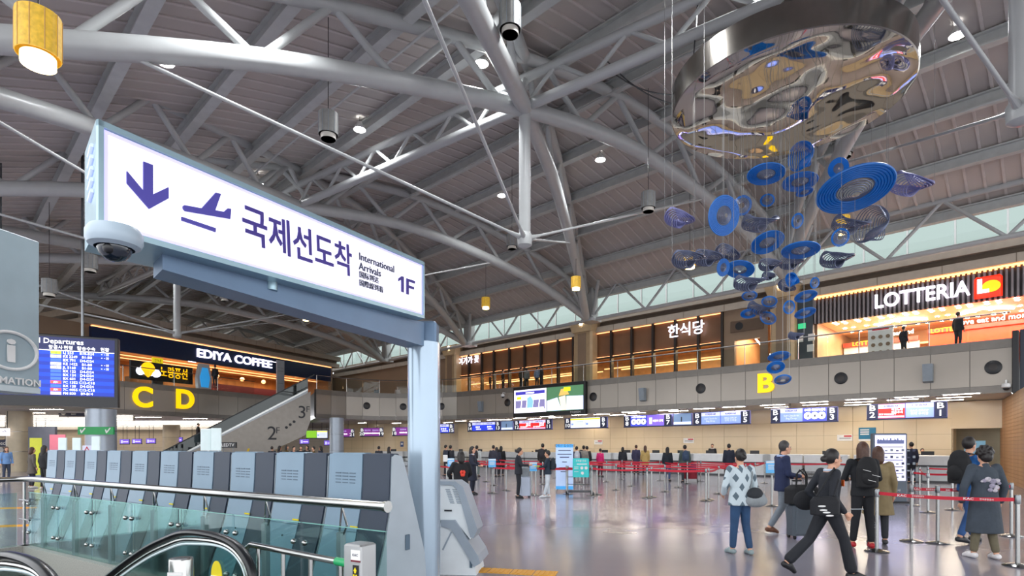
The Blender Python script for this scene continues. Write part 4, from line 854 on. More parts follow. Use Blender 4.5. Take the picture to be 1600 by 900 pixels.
# ------------------------------------------------------------------ arrivals sign on its post
SF = PX(150, 359, 3.24); SRt = PX(661, 498, 6.34); sx_ = (SRt-SF); SLn = sx_.length; ax = sx_.normalized(); up = Vector((0, 0, 1)); fz = ax.cross(up).normalized(); up2 = fz.cross(ax).normalized()
SH = .62
r = thing('arrivals_sign', 'large lit white sign reading International Arrivals 1F with down arrow', 'sign', SF, 0)
TH = Vector((-.33, .36, 0))
def sp(a, b, c=0.): return ax*a+up*b+fz*c          # a along, b up, c towards the viewer
def slab(a0, a1, b0, b1, c0, c1, name, m, par=r):
    v = [sp(a, b, c) for c in (c0, c1) for b in (b0, b1) for a in (a0, a1)]
    return MB().add(v, [(0, 1, 3, 2), (4, 6, 7, 5), (0, 4, 5, 1), (2, 3, 7, 6), (0, 2, 6, 4), (1, 5, 7, 3)]).build(name, m, par)
M_alu = mat('sign_aluminium', '#9db9c4', .3, .6); M_sign = mat('sign_lit_face', '#eceaff', .5, emit=.72, ecol='#f0f0ff'); M_ind = mat('sign_indigo', '#463f9c', .5, emit=.12); M_text2 = mat('sign_violet', '#3a2a84', .5, emit=.08)
v = [sp(0, 0), sp(SLn, 0), sp(SLn, SH), sp(0, SH)]; v = v+[x+TH for x in v]
MB().add(v, [(0, 1, 2, 3), (7, 6, 5, 4), (0, 4, 5, 1), (1, 5, 6, 2), (2, 6, 7, 3), (3, 7, 4, 0)]).build('housing', M_alu, r)
slab(.035, SLn-.03, .04, SH-.04, 0, .006, 'lit_face', M_sign)
M_edgeglow = mat('sign_painted_glow', '#c9c6f4', .5, emit=.75, ecol='#b9b4f2')  # violet glow towards the face edges, painted as tinted emissive strips
for q in ((.035, .06, .04, SH-.04), (SLn-.055, SLn-.03, .04, SH-.04), (.035, SLn-.03, .04, .06), (.035, SLn-.03, SH-.06, SH-.04)): slab(*q, .006, .009, 'painted_edge_glow', M_edgeglow)
for q in ((0, SLn, 0, .035), (0, SLn, SH-.035, SH), (0, .03, 0, SH), (SLn-.025, SLn, 0, SH)): slab(*q, 0, .022, 'frame_bar', M_alu)
e_ = TH.normalized()
for i in range(5):
    z = .24+i*.065; M = Matrix.Translation(e_*.15+Vector((-.004, -.006, z))); MB().tube([e_*-.055+Vector((0, 0, .01)), e_*.075+Vector((0, 0, -.01))], .012, 8).build('vent_slot', mat('vent_glow', '#b9c8ff', .4, emit=.8), r, M=M)
def sg(px, py):
    k = (px-HX)/F; a = (k*SF.y-SF.x)/(ax.x-k*ax.y); p = SF+ax*a; return a, (EYE+(HY-py)/F*p.y)-p.z
def smat(a, b, c=.012): return Matrix.Translation(sp(a, b, c)) @ Matrix((ax, up2, fz)).transposed().to_4x4()
def spoly(pts, name, m):
    q = [sg(*p) for p in pts]; v = [sp(a, b, .008) for a, b in q]+[sp(a, b, .016) for a, b in q]; n = len(q)
    return MB().add(v, [tuple(range(n)), tuple(range(2*n-1, n-1, -1))]+[(i, (i+1) % n, (i+1) % n+n, i+n) for i in range(n)]).build(name, m, r)
spoly([(222, 253), (236.5, 258.5), (236.5, 304.5), (261, 293), (261, 310.5), (231, 327), (196, 287), (196, 268), (222, 299)], 'arrow', M_ind)
spoly([(283.5, 323), (286, 321), (313, 326), (335, 301.5), (343, 303.5), (334, 329), (348, 331.5), (354, 326), (359, 327), (357.5, 342.5), (287, 330.5), (284, 327)], 'plane_symbol', M_ind)
spoly([(281.5, 339), (335, 357), (334.5, 363), (281.5, 345)], 'runway_symbol', M_ind)
a0, b0 = sg(377, 357); a1, b1 = sg(548, 413)
text('국제선도착', .3, M_text2, r, smat((a0+a1)/2, (sg(377, 357)[1]+sg(548, 405)[1])/2-.01), .003, .012, fit=a1-a0)
def stx(t, px0, px1, py, size, bold=.0, m=M_dk):
    a0, _ = sg(px0, py); a1, _ = sg(px1, py); pm = (px0+px1)/2; _, b = sg(pm, py); text(t, size, m, r, smat((a0+a1)/2, b), .003, bold, fit=a1-a0)
def stl(t, px0, px1, py, size, bold=.0, m=M_navy):      # left aligned line starting at a point of the face
    a0, b0_ = sg(px0, py); a1 = sg(px1, py)[0]; text(t, size, m, r, smat(a0, b0_), .003, bold, 'LEFT', fit=a1-a0)
stl('International', 559, 613.5, 400.5, .096, .002); stl('Arrivals', 559, 593.5, 415.8, .096, .002); stl('国际到达', 559.5, 589.5, 429, .066); stl('国際線到着', 559.5, 596.5, 442, .066)
spoly([(621, 435.5), (625.8, 431.8), (629.2, 432.8), (629.2, 457), (625.6, 455.8), (625.6, 437), (621, 439.5)], 'digit_one', M_text2)
spoly([(633.6, 435), (646.6, 439.4), (646.6, 443.2), (637, 440), (637, 446), (645.2, 448.8), (645.2, 452.6), (637, 449.8), (637, 460.6), (633.6, 459.4)], 'letter_f', M_text2)
# carrying beam and post
M_beam = mat('beam_blue_grey', '#66809c', .4, .2)
b2 = [sp(.42, -.0), sp(SLn+.15, 0), sp(SLn+.15, -.27), sp(.42, -.1)]; o1, o2 = TH*.25, TH*.8
MB().add([x+o1 for x in b2]+[x+o2 for x in b2], [(0, 1, 2, 3), (7, 6, 5, 4), (0, 4, 5, 1), (1, 5, 6, 2), (2, 6, 7, 3), (3, 7, 4, 0)]).build('beam', M_beam, r)
c0 = PX(423, 442, 4.55)-SF; MB().lathe([(.05, -.06), (.05, .09)], 16, c0).build('cable_socket', M_alu, r, True)
pp = Vector(((662.5-HX)/F*6.75, 6.75, 0)); pz = EYE+(HY-533)/F*6.6
M_post = mat('post_white', '#a3b5c4', .2, .45, var=.02)
MB().lathe([(.19, 0), (.19, pz)], 40, pp-SF).build('post', M_post, r, True); MB().lathe([(.24, 0), (.24, .04), (.2, .06)], 40, pp-SF).build('post_foot', M_chrome, r, True)
q = pp-SF; MB().bbox(q.x-.1, q.x+.16, q.y-.13, q.y+.13, pz-SF.z, pz-SF.z+.24, .02).build('post_bracket', M_beam, r)
for ch in r.children:
    if ch.name.startswith('post') and 'bracket' not in ch.name:
        for vtx in ch.data.vertices: vtx.co.z += 0
# dome camera under the sign's free end
p = PX(179, 357, 3.30); t = thing('dome_camera', 'white dome security camera under the near end of the arrivals sign', 'camera', p, 0)
MB().lathe([(.02, .0), (.125, .0), (.142, -.03), (.142, -.075), (.13, -.1), (.1, -.115)], 32, cap=False).build('housing', mat('camera_shell', '#a9bac6', .35), t, True)
MB().ell((0, 0, -.105), (.088, .088, .085), 24, 14).build('dome', mat('dome_black', '#1a2430', .06, spec=.9), t, True); MB().ell((.01, -.06, -.13), (.035, .03, .035), 12, 8).build('lens', M_black, t, True)
for a in (0, 2.1, 4.2): MB().lathe([(.008, -.098), (.008, -.103)], 8, (.118*math.cos(a), .118*math.sin(a), 0)).build('screw', M_chromed, t)
# ------------------------------------------------------------------ information board at the left edge
iA, iB = PX(-95, 610, 5.3), PX(62, 607, 6.2); dv = Vector((iB.x-iA.x, iB.y-iA.y, 0)); L = dv.length; an = math.atan2(dv.y, dv.x); iz = EYE+(HY-607)/F*6.2; ih = (607-378)/F*6.2
t = thing('information_board', 'grey information board with white circled i at the left edge', 'sign', (iA.x, iA.y, iz), an)
M_info = mat('info_grey', '#9db0b8', .4); MB().bbox(0, L, 0, .3, 0, ih, .01).build('panel', M_info, t); MB().box(0, L, -.01, .31, -.06, 0).build('underside', mat('info_edge', '#c8d4d8', .4), t)
def ix(px): kk = (px-HX)/F; u = dv.normalized(); return (kk*iA.y-iA.x)/(u.x-kk*u.y)
def iz_(px, py): p = iA+dv.normalized()*ix(px); return EYE+(HY-py)/F*p.y-iz
cx, cz_ = ix(16), iz_(16, 548); w2 = ix(59)-cx
MB().tube([(cx+w2*.93*math.cos(a), -.012, cz_+.19*math.sin(a)) for a in [2*PI*i/40 for i in range(40)]], .018, 8, closed=True).build('ring', M_white, t)
text('i', .34, M_white, t, onface(cx, -.012, cz_-.005), .006, .03, sx=1.5); text('INFORMATION', .1, M_white, t, onface(ix(63), -.012, iz_(40, 598)), .004, .02, 'RIGHT', fit=ix(63)-ix(-58))
MB().bbox(.1, .3, .05, .25, -iz, -.05, .01).build('post', M_info, t)
# ------------------------------------------------------------------ row of self-service kiosks seen from behind
kd = Vector((.809, -.588, 0)); KA = math.atan2(kd.y, kd.x)
M_kl = mat('kiosk_light_blue', '#7690a4', .35, .05, var=.03); M_kd = mat('kiosk_slate', '#2a3648', .5, .0); M_ks = mat('kiosk_side', '#a9b4bc', .35); M_ksl = mat('kiosk_slot', '#55697a', .5); M_ky = mat('sticker_yellow', '#e6d21c', .5)
bk = [(0, 1.63), (-.012, 1.3), (-.03, 1.05), (-.09, .75), (-.19, .4), (-.33, 0)]
def strip_prism(x0, x1, o0, o1, pts=bk):
    poly = [(y-o1, z) for y, z in pts]+[(y-o0, z) for y, z in reversed(pts)]; return MB().prism(poly, x0, x1, 'x')
kio = thing('check_in_kiosk', 'tmp', 'kiosk', (0, 0, 0), KA, 'row of grey and blue kiosks behind the glass')
MB().prism([(0, 0), (-.3, .0), (-.17, .4), (-.07, .75), (-.01, 1.05), (.012, 1.6), (.05, 1.625), (.14, 1.61), (.2, 1.45), (.46, .55), (.5, 0)], 0, .95, 'x').build('body', M_ks, kio)
strip_prism(.0, .535, -.005, .014).build('light_back_panel', M_kl, kio, True); strip_prism(.54, .935, -.01, .006).build('dark_back_panel', M_kd, kio, True)
MB().bbox(.01, .54, .0, .12, 1.61, 1.642, .012).build('light_cap', M_kl, kio); MB().bbox(.54, .94, .0, .12, 1.605, 1.636, .012).build('dark_cap', M_kd, kio)
slm = MB().box(-.045, .045, -.006, 0, -.006, .006).mesh('vent_slot', M_ksl)
for i in range(3):
    for j in range(5): link('vent_slot', slm, kio, loc=(.16+i*.115, -.021, 1.28+j*.035))
MB().box(.02, .575, -.012, .0, .80, .804).build('door_seam', M_ksl, kio, loc=(0, -.088, 0)); MB().box(.44, .55, -.03, -.02, 0, .018).build('yellow_sticker', M_ky, kio, loc=(0, -.066, .845)); MB().lathe([(.012, 0), (.012, .01)], 10).build('lock', M_chrome, kio, M=Matrix.Translation((.3, -.125, .66)) @ Matrix.Rotation(PI/2, 4, 'X'))
MB().bbox(.95, .965, .18, .24, .62, .78, .005).build('side_handle', M_ksl, kio)
lbm = []
od2 = ['nearest, right beside the white post', 'second from the white post', 'third from the white post', 'fourth from the white post', 'fifth from the white post', 'sixth from the white post', 'fourth from the left end', 'third from the left end', 'second from the left end', 'at the far left end']
K0 = Vector(((517-HX)/F*6.2, 6.2, 0)); K9 = Vector(((76-HX)/F*11.5, 11.5, 0))
for i in range(10):
    k = kio if i == 0 else copy_tree(kio); k.location = K0.lerp(K9, i/9); k.scale = (1, 1, .955); k['label'] = f'light blue and slate check-in kiosk seen from behind, {od2[i]}'
    text(['C', 'K', 'P', 'M'][i % 4]+f'{10-i:02d}', .055, M_white, k, onface(.1, -.06, .93), .001, .02)
# white kiosk behind the post
kz = 7.35; kk = F/kz
def wp(px, py): return ((px-681)/kk, EYE-(py-HY)/kk)
t = thing('self_service_machine', 'white self-service machine with grey edged sloping screen behind the post', 'machine', ((681-HX)/F*kz, kz, 0), -.12)
M_mw = mat('machine_white', '#e4ebee', .35); M_mg = mat('machine_grey', '#9aa6b2', .35)
zf = lambda pts: [wp(*p) for p in pts]
lowp = zf([(612, 898), (612, 883), (641, 829), (655, 817), (707, 817), (741, 874), (745, 898)]); lowp[0] = (lowp[0][0], 0); lowp[-1] = (lowp[-1][0], 0)
MB().prism(lowp, 0, .6).build('lower_body', M_mw, t); MB().prism(zf([(690, 812), (712, 812), (748, 866), (752, 878), (742, 884), (706, 826), (690, 822)]), -.03, .63).build('grey_deck', M_mg, t)
MB().prism(zf([(660, 812), (655, 765), (661, 757), (708, 757), (718, 762), (742, 832), (735, 842), (712, 814)]), .02, .4).build('screen_head', M_mw, t); MB().prism(zf([(655, 757), (657, 752), (712, 752), (724, 760), (747, 826), (741, 840), (736, 838), (716, 766), (708, 758)]), -.005, .42).build('grey_edge', M_mg, t)
for c, (x0, x1) in enumerate(((696, 703), (707, 714))):
    for i in range(9): MB().prism(zf([(x0+i*.9, 764+i*2.6), (x1+i*.9, 764.5+i*2.6), (x1+i*.9, 765.8+i*2.6), (x0+i*.9, 765.3+i*2.6)]), .012, .02).build('print_line', M_mg, t)
MB().box(wp(694, 0)[0], wp(706, 0)[0], .012, .02, wp(0, 799)[1], wp(0, 796.5)[1]).build('maker_mark', M_dk, t)
MB().prism(zf([(691, 858), (705, 830), (707, 831), (693, 860)]), -.008, 0).build('panel_seam', M_mg, t); MB().bbox(wp(735, 0)[0], wp(739, 0)[0], -.02, 0, .1, .24, .004).build('keyhole', M_ksl, t); MB().box(wp(615, 0)[0], wp(640, 0)[0], -.006, 0, .12, .125).build('panel_seam', M_mg, t)
MB().prism(zf([(617, 878), (642, 833), (643, 834), (619, 879)]), -.008, 0).build('panel_seam', M_mg, t)
# ------------------------------------------------------------------ glass guard of the escalator well
R0, R1 = WL; gz = 1.13; gl = (R1-R0).length; GA = math.atan2(-wd.y, -wd.x)       # local x runs from far left to near right
g = thing('well_guard', 'glass guard with thick steel handrail around the escalator well', 'railing', R1, GA)
R2l = Vector((-wd).to_tuple())
def loc_(p): return Matrix.Rotation(-GA, 3, 'Z') @ (Vector(p)-R1)
cr = loc_(R1+wn*2.8)
MB().tube([cr+Vector((0, 0, gz)), Vector((0, -.22, gz)), Vector((.07, -.07, gz)), Vector((.22, 0, gz)), Vector((gl, 0, gz))], .042, 16).build('handrail', M_chrome, g, True)
MB().lathe([(.05, 0), (.05, .03)], 16).build('rail_end', M_chrome, g, True, M=Matrix.Translation((gl-.02, 0, gz)) @ Matrix.Rotation(PI/2, 4, 'Y'))
np_ = 7; pw = gl/np_
for i in range(np_):
    MB().box(i*pw+.012, (i+1)*pw-.012, -.008, .008, .1, .92).build('glass_panel', M_glass2, g)
    MB().box(i*pw+.012, (i+1)*pw-.012, -.009, .009, .918, .924).build('glass_edge', mat('glass_edge', '#7fb8ae', .2), g)
    x = (i+.5)*pw
    MB().tube([(x, .0, gz-.03), (x-.06, .03, gz-.2), (x-.07, .03, gz-.28)], .009, 8).build('bracket_arm', M_chrome, g, True); MB().tube([(x, .0, gz-.03), (x+.03, .03, gz-.2), (x-.07+.05, .03, gz-.29)], .009, 8).build('bracket_arm', M_chrome, g, True)
    MB().bbox(x-.085, x-.01, .0, .06, .1, gz-.26, .01).build('post', mat('post_grey', '#8f9ba0', .35, .6), g)
    for xx in (i*pw-.08, i*pw+.08):
        for z in (.3, .74): MB().ell((xx, -.03, z), (.028, .03, .028), 12, 8).build('glass_clamp', M_chrome, g, True)
MB().box(-.05, gl+.05, -.1, .1, -.35, .1).build('granite_curb', mat('granite', '#9b9a94', .5, var=.2, scale=60), g)
ca_ = math.atan2(cr.y, cr.x)
MB().box(0, 2.8, -.1, .1, -.35, .1).build('granite_curb', mat('granite'), g, M=Matrix.Rotation(ca_, 4, 'Z'))
for i in range(2): MB().box(.15+i*1.3, 1.4+i*1.3, -.008, .008, .1, .92).build('glass_panel', M_glass2, g, M=Matrix.Rotation(ca_, 4, 'Z'))
MB().tube([(-.02, -.05, .1), (-.02, -.05, gz-.05)], .02, 10).build('corner_post', M_chrome, g, True)
for z in (.5, .8): MB().tube([(-.2, -.05, z), (.2, -.05, z)], .016, 8).build('corner_clamp', M_chromed, g)
# escalator going down: balustrades with black rubber handrails
b0 = R0+wn*.7
esc = thing('down_escalator', 'escalator going down with black handrail loop and glass side', 'escalator', (b0.x, b0.y, 0), math.atan2(wd.y, wd.x))
prof = [(1.6, .16), (1.15, .14), (.93, .22), (.8, .4), (.79, .56), (.87, .71), (1.05, .82), (1.35, .868), (1.8, .857), (2.15, .77), (2.6, .61), (3.31, .28), (4.5, -.35), (6.2, -1.25)]
cv_ = [Vector((p.x, 0, p.y)) for p in catmull([Vector(q) for q in prof], 5)]
ly = (Matrix.Rotation(-math.atan2(wd.y, wd.x), 3, 'Z') @ wn).normalized()
for j in range(2):
    of = ly*(1.28*j)
    MB().tube([p+of for p in cv_], .042, 14, flat=.7).build('handrail', mat('rubber_black', '#17191d', .3), esc, True)
    ctr = Vector((2.2, 0, .2)); inn_ = [p+(Vector((1.7 if p.x < 1.7 else p.x, 0, .38 if p.x < 1.7 else p.z-.4))-p).normalized()*.062 for p in cv_]
    MB().tube([p+of for p in inn_], .022, 10).build('steel_rim', M_chrome, esc, True)
    inn2 = [p+(Vector((1.7 if p.x < 1.7 else p.x, 0, .38 if p.x < 1.7 else p.z-.4))-p).normalized()*.1 for p in cv_]
    MB().tube([p+of for p in inn2], .013, 8).build('light_rim', mat('rim_white', '#cfe0e4', .4), esc, True)
    pl_ = [(p.x, p.z) for p in inn_[4:]]+[(6.2, -2.6), (1.6, -.6)]
    MB().prism(pl_, of.y-.006, of.y+.006).build('glass_side', M_glass2, esc)
sg_ = ly.y
MB().prism([(1.0, -.1), (2.0, -.12), (6.4, -2.4), (6.4, -2.8), (1.0, -.5)], .08*sg_, 1.2*sg_).build('step_band', M_chromed, esc)
stx_ = MB().prism([(0, .08*sg_), (.38, .08*sg_), (.38, 1.2*sg_), (0, 1.2*sg_)], -.18, 0, 'z').mesh('step', M_black)
for i in range(10): link('step', stx_, esc, loc=(2.0+i*.4, 0, -.1-i*.208))
st = MB().lathe([(.0, 0), (.11, 0), (.11, .006), (0, .006)], 28, cap=False).build('yellow_sticker', M_ky, esc, M=Matrix.Translation(Vector((1.22, .012*sg_*1 if sg_ < 0 else -.012, .53)) if False else Vector((1.3, ly.y*.012, .52))) @ Matrix.Rotation(PI/2, 4, 'X') @ Matrix.Diagonal((.75, 1.25, 1, 1)))
MB().box(1.23, 1.37, min(ly.y*.014, ly.y*.022), max(ly.y*.014, ly.y*.022), .44, .53).build('sticker_note', M_white, esc)
# steel bollard in front of the loop
p = PX(283, 872, 4.35); t = thing('steel_bollard', 'short polished steel cylinder with paper label by the escalator', 'bollard', (p.x, p.y, 0), 0)
MB().lathe([(.085, 0), (.085, p.z-.01), (.08, p.z), (.0, p.z)], 28, cap=False).build('shell', M_chrome, t, True); MB().lathe([(.06, p.z), (.06, p.z+.004)], 24).build('lid', M_chromed, t)
o = MB().box(-.05, .06, -.092, -.086, p.z-.16, p.z-.09).build('label_sheet', M_white, t); MB().box(-.04, .05, -.094, -.092, p.z-.13, p.z-.115).build('print_line', M_navy, o)
# stainless gate rail with info box
q0, q1 = PX(388, 850, 4.95), PX(545, 857, 4.12); u = (q1-q0); ga = math.atan2(u.y, u.x); Lg = Vector((u.x, u.y, 0)).length; hz = q0.z
t = thing('gate_rail', 'low stainless tube rail with green sleeve beside the kiosks', 'railing', (q0.x, q0.y, 0), ga)
MB().tube([(-.05, 0, 0), (-.05, 0, hz-.12), (-.03, 0, hz-.04), (.05, 0, hz), (Lg-.14, 0, hz)], .026, 12).build('top_rail', M_chrome, t, True); MB().tube([(Lg-.14, 0, hz), (Lg, 0, hz)], .031, 12).build('green_sleeve', mat('sleeve_green', '#1d9a5c', .4), t, True)
for i in range(4): MB().tube([(.16+i*(Lg-.25)/3, 0, .05), (.16+i*(Lg-.25)/3, 0, hz)], .017, 10).build('baluster', M_chrome, t, True)
MB().tube([(-.05, 0, .1), (Lg, 0, .1)], .02, 10).build('bottom_rail', M_chrome, t, True)
p = PX(561, 853, 4.08); t = thing('info_post', 'square steel post with sign plate and yellow arrow display', 'post', (p.x, p.y, 0), ga+.15)
MB().bbox(-.085, .085, -.07, .09, 0, p.z+.02, .012).build('shell', mat('post_satin', '#b6b8b8', .3, .8), t)
MB().box(-.005, .08, -.076, -.07, p.z-.085, p.z-.015).build('plate', M_white, t); MB().box(-.005, .08, -.077, -.07, p.z-.098, p.z-.085).build('plate_band', mat('band_maroon', '#6b1a2c', .5), t); text('KAC', .026, M_navy, t, onface(.037, -.078, p.z-.05), .0005)
dp = MB().box(.012, .062, -.076, -.07, p.z-.32, p.z-.12).build('display', M_black, t)
MB().prism([(.022, p.z-.16), (.052, p.z-.16), (.037, p.z-.135)], -.08, -.076).build('arrow', M_ky, dp); MB().box(.03, .044, -.08, -.076, p.z-.175, p.z-.16).build('arrow_stem', M_ky, dp)
for z in (.2, .23, .26): [MB().box(x, x+.013, -.08, -.076, p.z-z, p.z-z+.016).build('symbol', M_ky, dp) for x in (.019, .042)]
# tactile paving
M_tac = mat('tactile_yellow', '#d79a2c', .55)
tl = MB().bbox(0, .29, 0, .29, 0, .006, .003); 
for i in range(4): tl.bbox(.03+i*.065, .065+i*.065, .02, .27, .006, .012, .002)
tm = tl.mesh('tactile_tile', M_tac)
def tact(a, b, lab):
    a, b = Vector(a), Vector(b); u = (b-a); n = max(1, int(u.length/.3)); t = thing('tactile_paving', lab, 'paving', a, math.atan2(u.y, u.x))
    for i in range(n): link('tile', tm, t, loc=(i*.3, 0, 0))
tact((-.62, 7.5, 0), (.75, 7.18, 0), 'yellow tactile paving strip beside the white machine'); tact((-16.5, 14.6, 0), (-10.6, 15.6, 0), 'yellow tactile paving strip beyond the glass guard'); tact((-12.5, 11.0, 0), (-9.3, 12.0, 0), 'short yellow tactile strip left of the kiosks')
# ------------------------------------------------------------------ things hanging from the roof
def deck_at(x, y): d = (Vector((x, y, 0))-F0).dot(N); return deckz(d)
def raydeck(px, py):
    Y = 3.0
    while Y < 70:
        p = PX(px, py, Y)
        if p.z > deck_at(p.x, p.y)-.55: return p
        Y += .1
    return p
M_shade = mat('lamp_shade_lit', '#c9a437', .5, emit=.42, ecol='#d8aa34', var=.25, scale=14.); M_shade0 = mat('lamp_shade_grey', '#8b8b88', .5, var=.1, scale=8.); M_inner = mat('lamp_glow', '#fff2cf', .5, emit=3.0, ecol='#ffedc0'); M_inner0 = mat('lamp_inner_tan', '#c79a52', .5); M_rimw = mat('lamp_rim', '#dcd8cc', .5)
def pendant(px, py, Y, lit, lab):
    p = PX(px, py, Y); r = .275; h = .74
    t = thing('pendant_lamp', lab, 'lamp', p, 0, 'cylinder pendant lamps')
    MB().lathe([(r, -h*.32), (r, h*.5), (r*.96, h*.5), (r*.96, -h*.32)], 28).build('shade', M_shade if lit else M_shade0, t, True)
    MB().lathe([(r*.97, h*.5), (.02, h*.5)], 20, cap=False).build('shade_top', M_shade0, t)
    MB().lathe([(r*.78, -h*.5), (r*.78, -h*.2), (r*.75, -h*.2), (r*.75, -h*.5)], 24).build('inner_rim', M_rimw if not lit else M_inner, t, True)
    MB().lathe([(r*.74, -h*.44), (.0, -h*.44)], 20, cap=False).build('diffuser', M_inner if lit else M_inner0, t)
    for i in range(10):
        a = 2*PI*i/10; MB().box(-.006, .006, -.004, .004, -h*.32, h*.5).build('pleat', M_inner0 if lit else M_grey, t, M=Matrix.Translation((r*1.005*math.cos(a), r*1.005*math.sin(a), 0)))
    MB().tube([(0, 0, h*.5), (0, 0, deck_at(p.x, p.y)-p.z)], .012, 6).build('rod', M_dark, t)
for px, py, Y, lit, w in ((60, 63, 8.4, 1, 'glowing large in the upper left corner'), (900, 443, 33, 1, 'glowing beside the column above the restaurants'), (759, 474, 38, 1, 'glowing left of the column above the restaurants'), (478, 493, 41, 1, 'glowing right of the arrivals sign beam'), (1317, 352, 25, 1, 'glowing behind the blue rings'), (1078, 407, 27, 1, 'glowing behind the grey rings'),
                           (797, 32, 14.6, 0, 'unlit at the top centre'), (513, 198, 16.5, 0, 'unlit above the arrivals sign'), (1013, 316, 22.5, 0, 'unlit left of the ring sculpture'), (800, 378, 29, 0, 'unlit near the hanging strut'), (141, 412, 25, 0, 'unlit below the dome camera'), (77, 450, 25, 0, 'unlit beside the information board'), (351, 462, 38, 0, 'unlit below the sign beam'), (1321, 232, 24, 0, 'unlit below the mirror disc')):
    pendant(px, py, Y, lit, f'pleated cylinder pendant lamp, {w}')
M_hb = mat('high_bay_glow', '#ffffff', .5, emit=25.0)
for i, (px, py, w) in enumerate(((258, 98, 'above the arrow of the sign'), (562, 203, 'right of the unlit lamp'), (752, 100, 'beside the crossing arches'), (938, 250, 'left of the mirror disc'), (784, 306, 'left of the hanging strut'), (403, 286, 'just above the sign edge'), (1496, 56, 'right of the mirror disc'), (216, 388, 'behind the dome camera'), (1190, -60, 'above the frame'), (900, -90, 'above the centre of the frame'), (420, -80, 'above the top left of the frame'))):
    p = raydeck(px, py); t = thing('high_bay_light', f'bright round roof floodlight {w}', 'light', p, 0, 'roof floodlights')
    MB().lathe([(.08, .32), (.2, .12), (.24, .02), (.24, 0)], 20, cap=False).build('reflector', M_white, t, True); MB().lathe([(.2, .0), (.2, .03)], 18).build('lens', M_hb, t); MB().tube([(0, 0, .3), (0, 0, .6)], .02, 6).build('bracket', M_dark, t)
    l = bpy.data.lights.new('bulb', 'SPOT'); l.energy = 1500; l.spot_size = 2.6; l.spot_blend = .6; l.shadow_soft_size = .25; l.color = (.95, .97, 1); lo = bpy.data.objects.new('bulb', l); COL.objects.link(lo); lo.location = (0, 0, -.06); lo.parent = t
# ------------------------------------------------------------------ ring sculpture
DC = Vector((7.6, 16.0, EYE+9.5)); DR = 3.02
r = thing('mirror_disc', 'large round polished steel disc hanging above the ring sculpture', 'sculpture', DC, 0)
M_mir = mat('mirror_steel', '#d6d0c6', .03, 1.0, var=.02); M_rimm = mat('brushed_rim', '#a8a39b', .18, 1.0)
MB().lathe([(DR, 0), (DR+.03, .02), (DR+.03, .72), (DR, .74), (.3, .8)], 96, cap=False).build('rim_band', M_rimm, r, True)
from mathutils import noise
mb = MB(); vs = []; nr_, na_ = 40, 120
for i in range(nr_+1):
    rr = DR*i/nr_
    for k in range(na_):
        a = 2*PI*k/na_; x, y = rr*math.cos(a), rr*math.sin(a); e = min(1, (DR-rr)/.3)
        z = e*(.10*noise.noise(Vector((x*.5, y*.5, 1.7)))+.014*noise.noise(Vector((x*1.3, y*1.3, 4.1))))
        vs.append((x, y, z))
mb.add(vs, [(i*na_+k, i*na_+(k+1) % na_, (i+1)*na_+(k+1) % na_, (i+1)*na_+k) for i in range(nr_) for k in range(na_)])
mb.build('wavy_mirror', M_mir, r, 'all')
MB().lathe([(.42, .78), (.42, 3.2), (.55, 3.3)], 32, (-.35, -1.2, 0)).build('hanging_tube', M_rimm, r, True)
MB().lathe([(.16, .78), (.16, 1.05)], 18, (.5, -2.0, 0)).build('motor_box', M_black, r, True)
for x, y in ((-2.6, 0), (2.6, 0), (0, 2.6), (0, -2.6)): MB().tube([(x, y, .78), (x*.9, y*.9, deck_at(DC.x+x, DC.y+y)-DC.z)], .02, 6).build('suspension_cable', M_chromed, r)
for k_, (px, py) in enumerate(((945, 92), (950, 108))):
    e_ = PX(px, py, 19.5)-DC; s_ = Vector((-2.75, .9-.5*k_, .5)); MB().tube([s_.lerp(e_, i/10)-Vector((0, 0, .25*math.sin(PI*i/10))) for i in range(11)], .022, 6).build('stay_chain', M_chromed, r, True)
M_rb = mat('ring_blue', '#0a70c9', .32, emit=.04, ecol='#0a68c0'); M_rg = mat('ring_grey', '#6d7690', .35, .3); M_rv = mat('ring_violet', '#8d90c4', .35, .2); M_rbd = mat('ring_deep_blue', '#1c3f94', .35)
M_wire = mat('hang_wire', '#9a9a98', .4, .6)
def ringpath(R, el, ph=0, n=40, amp=0.): return [Vector((R*math.cos(a), R*el*math.sin(a), amp*math.sin(2*a+ph))) for a in [2*PI*i/n for i in range(n)]]
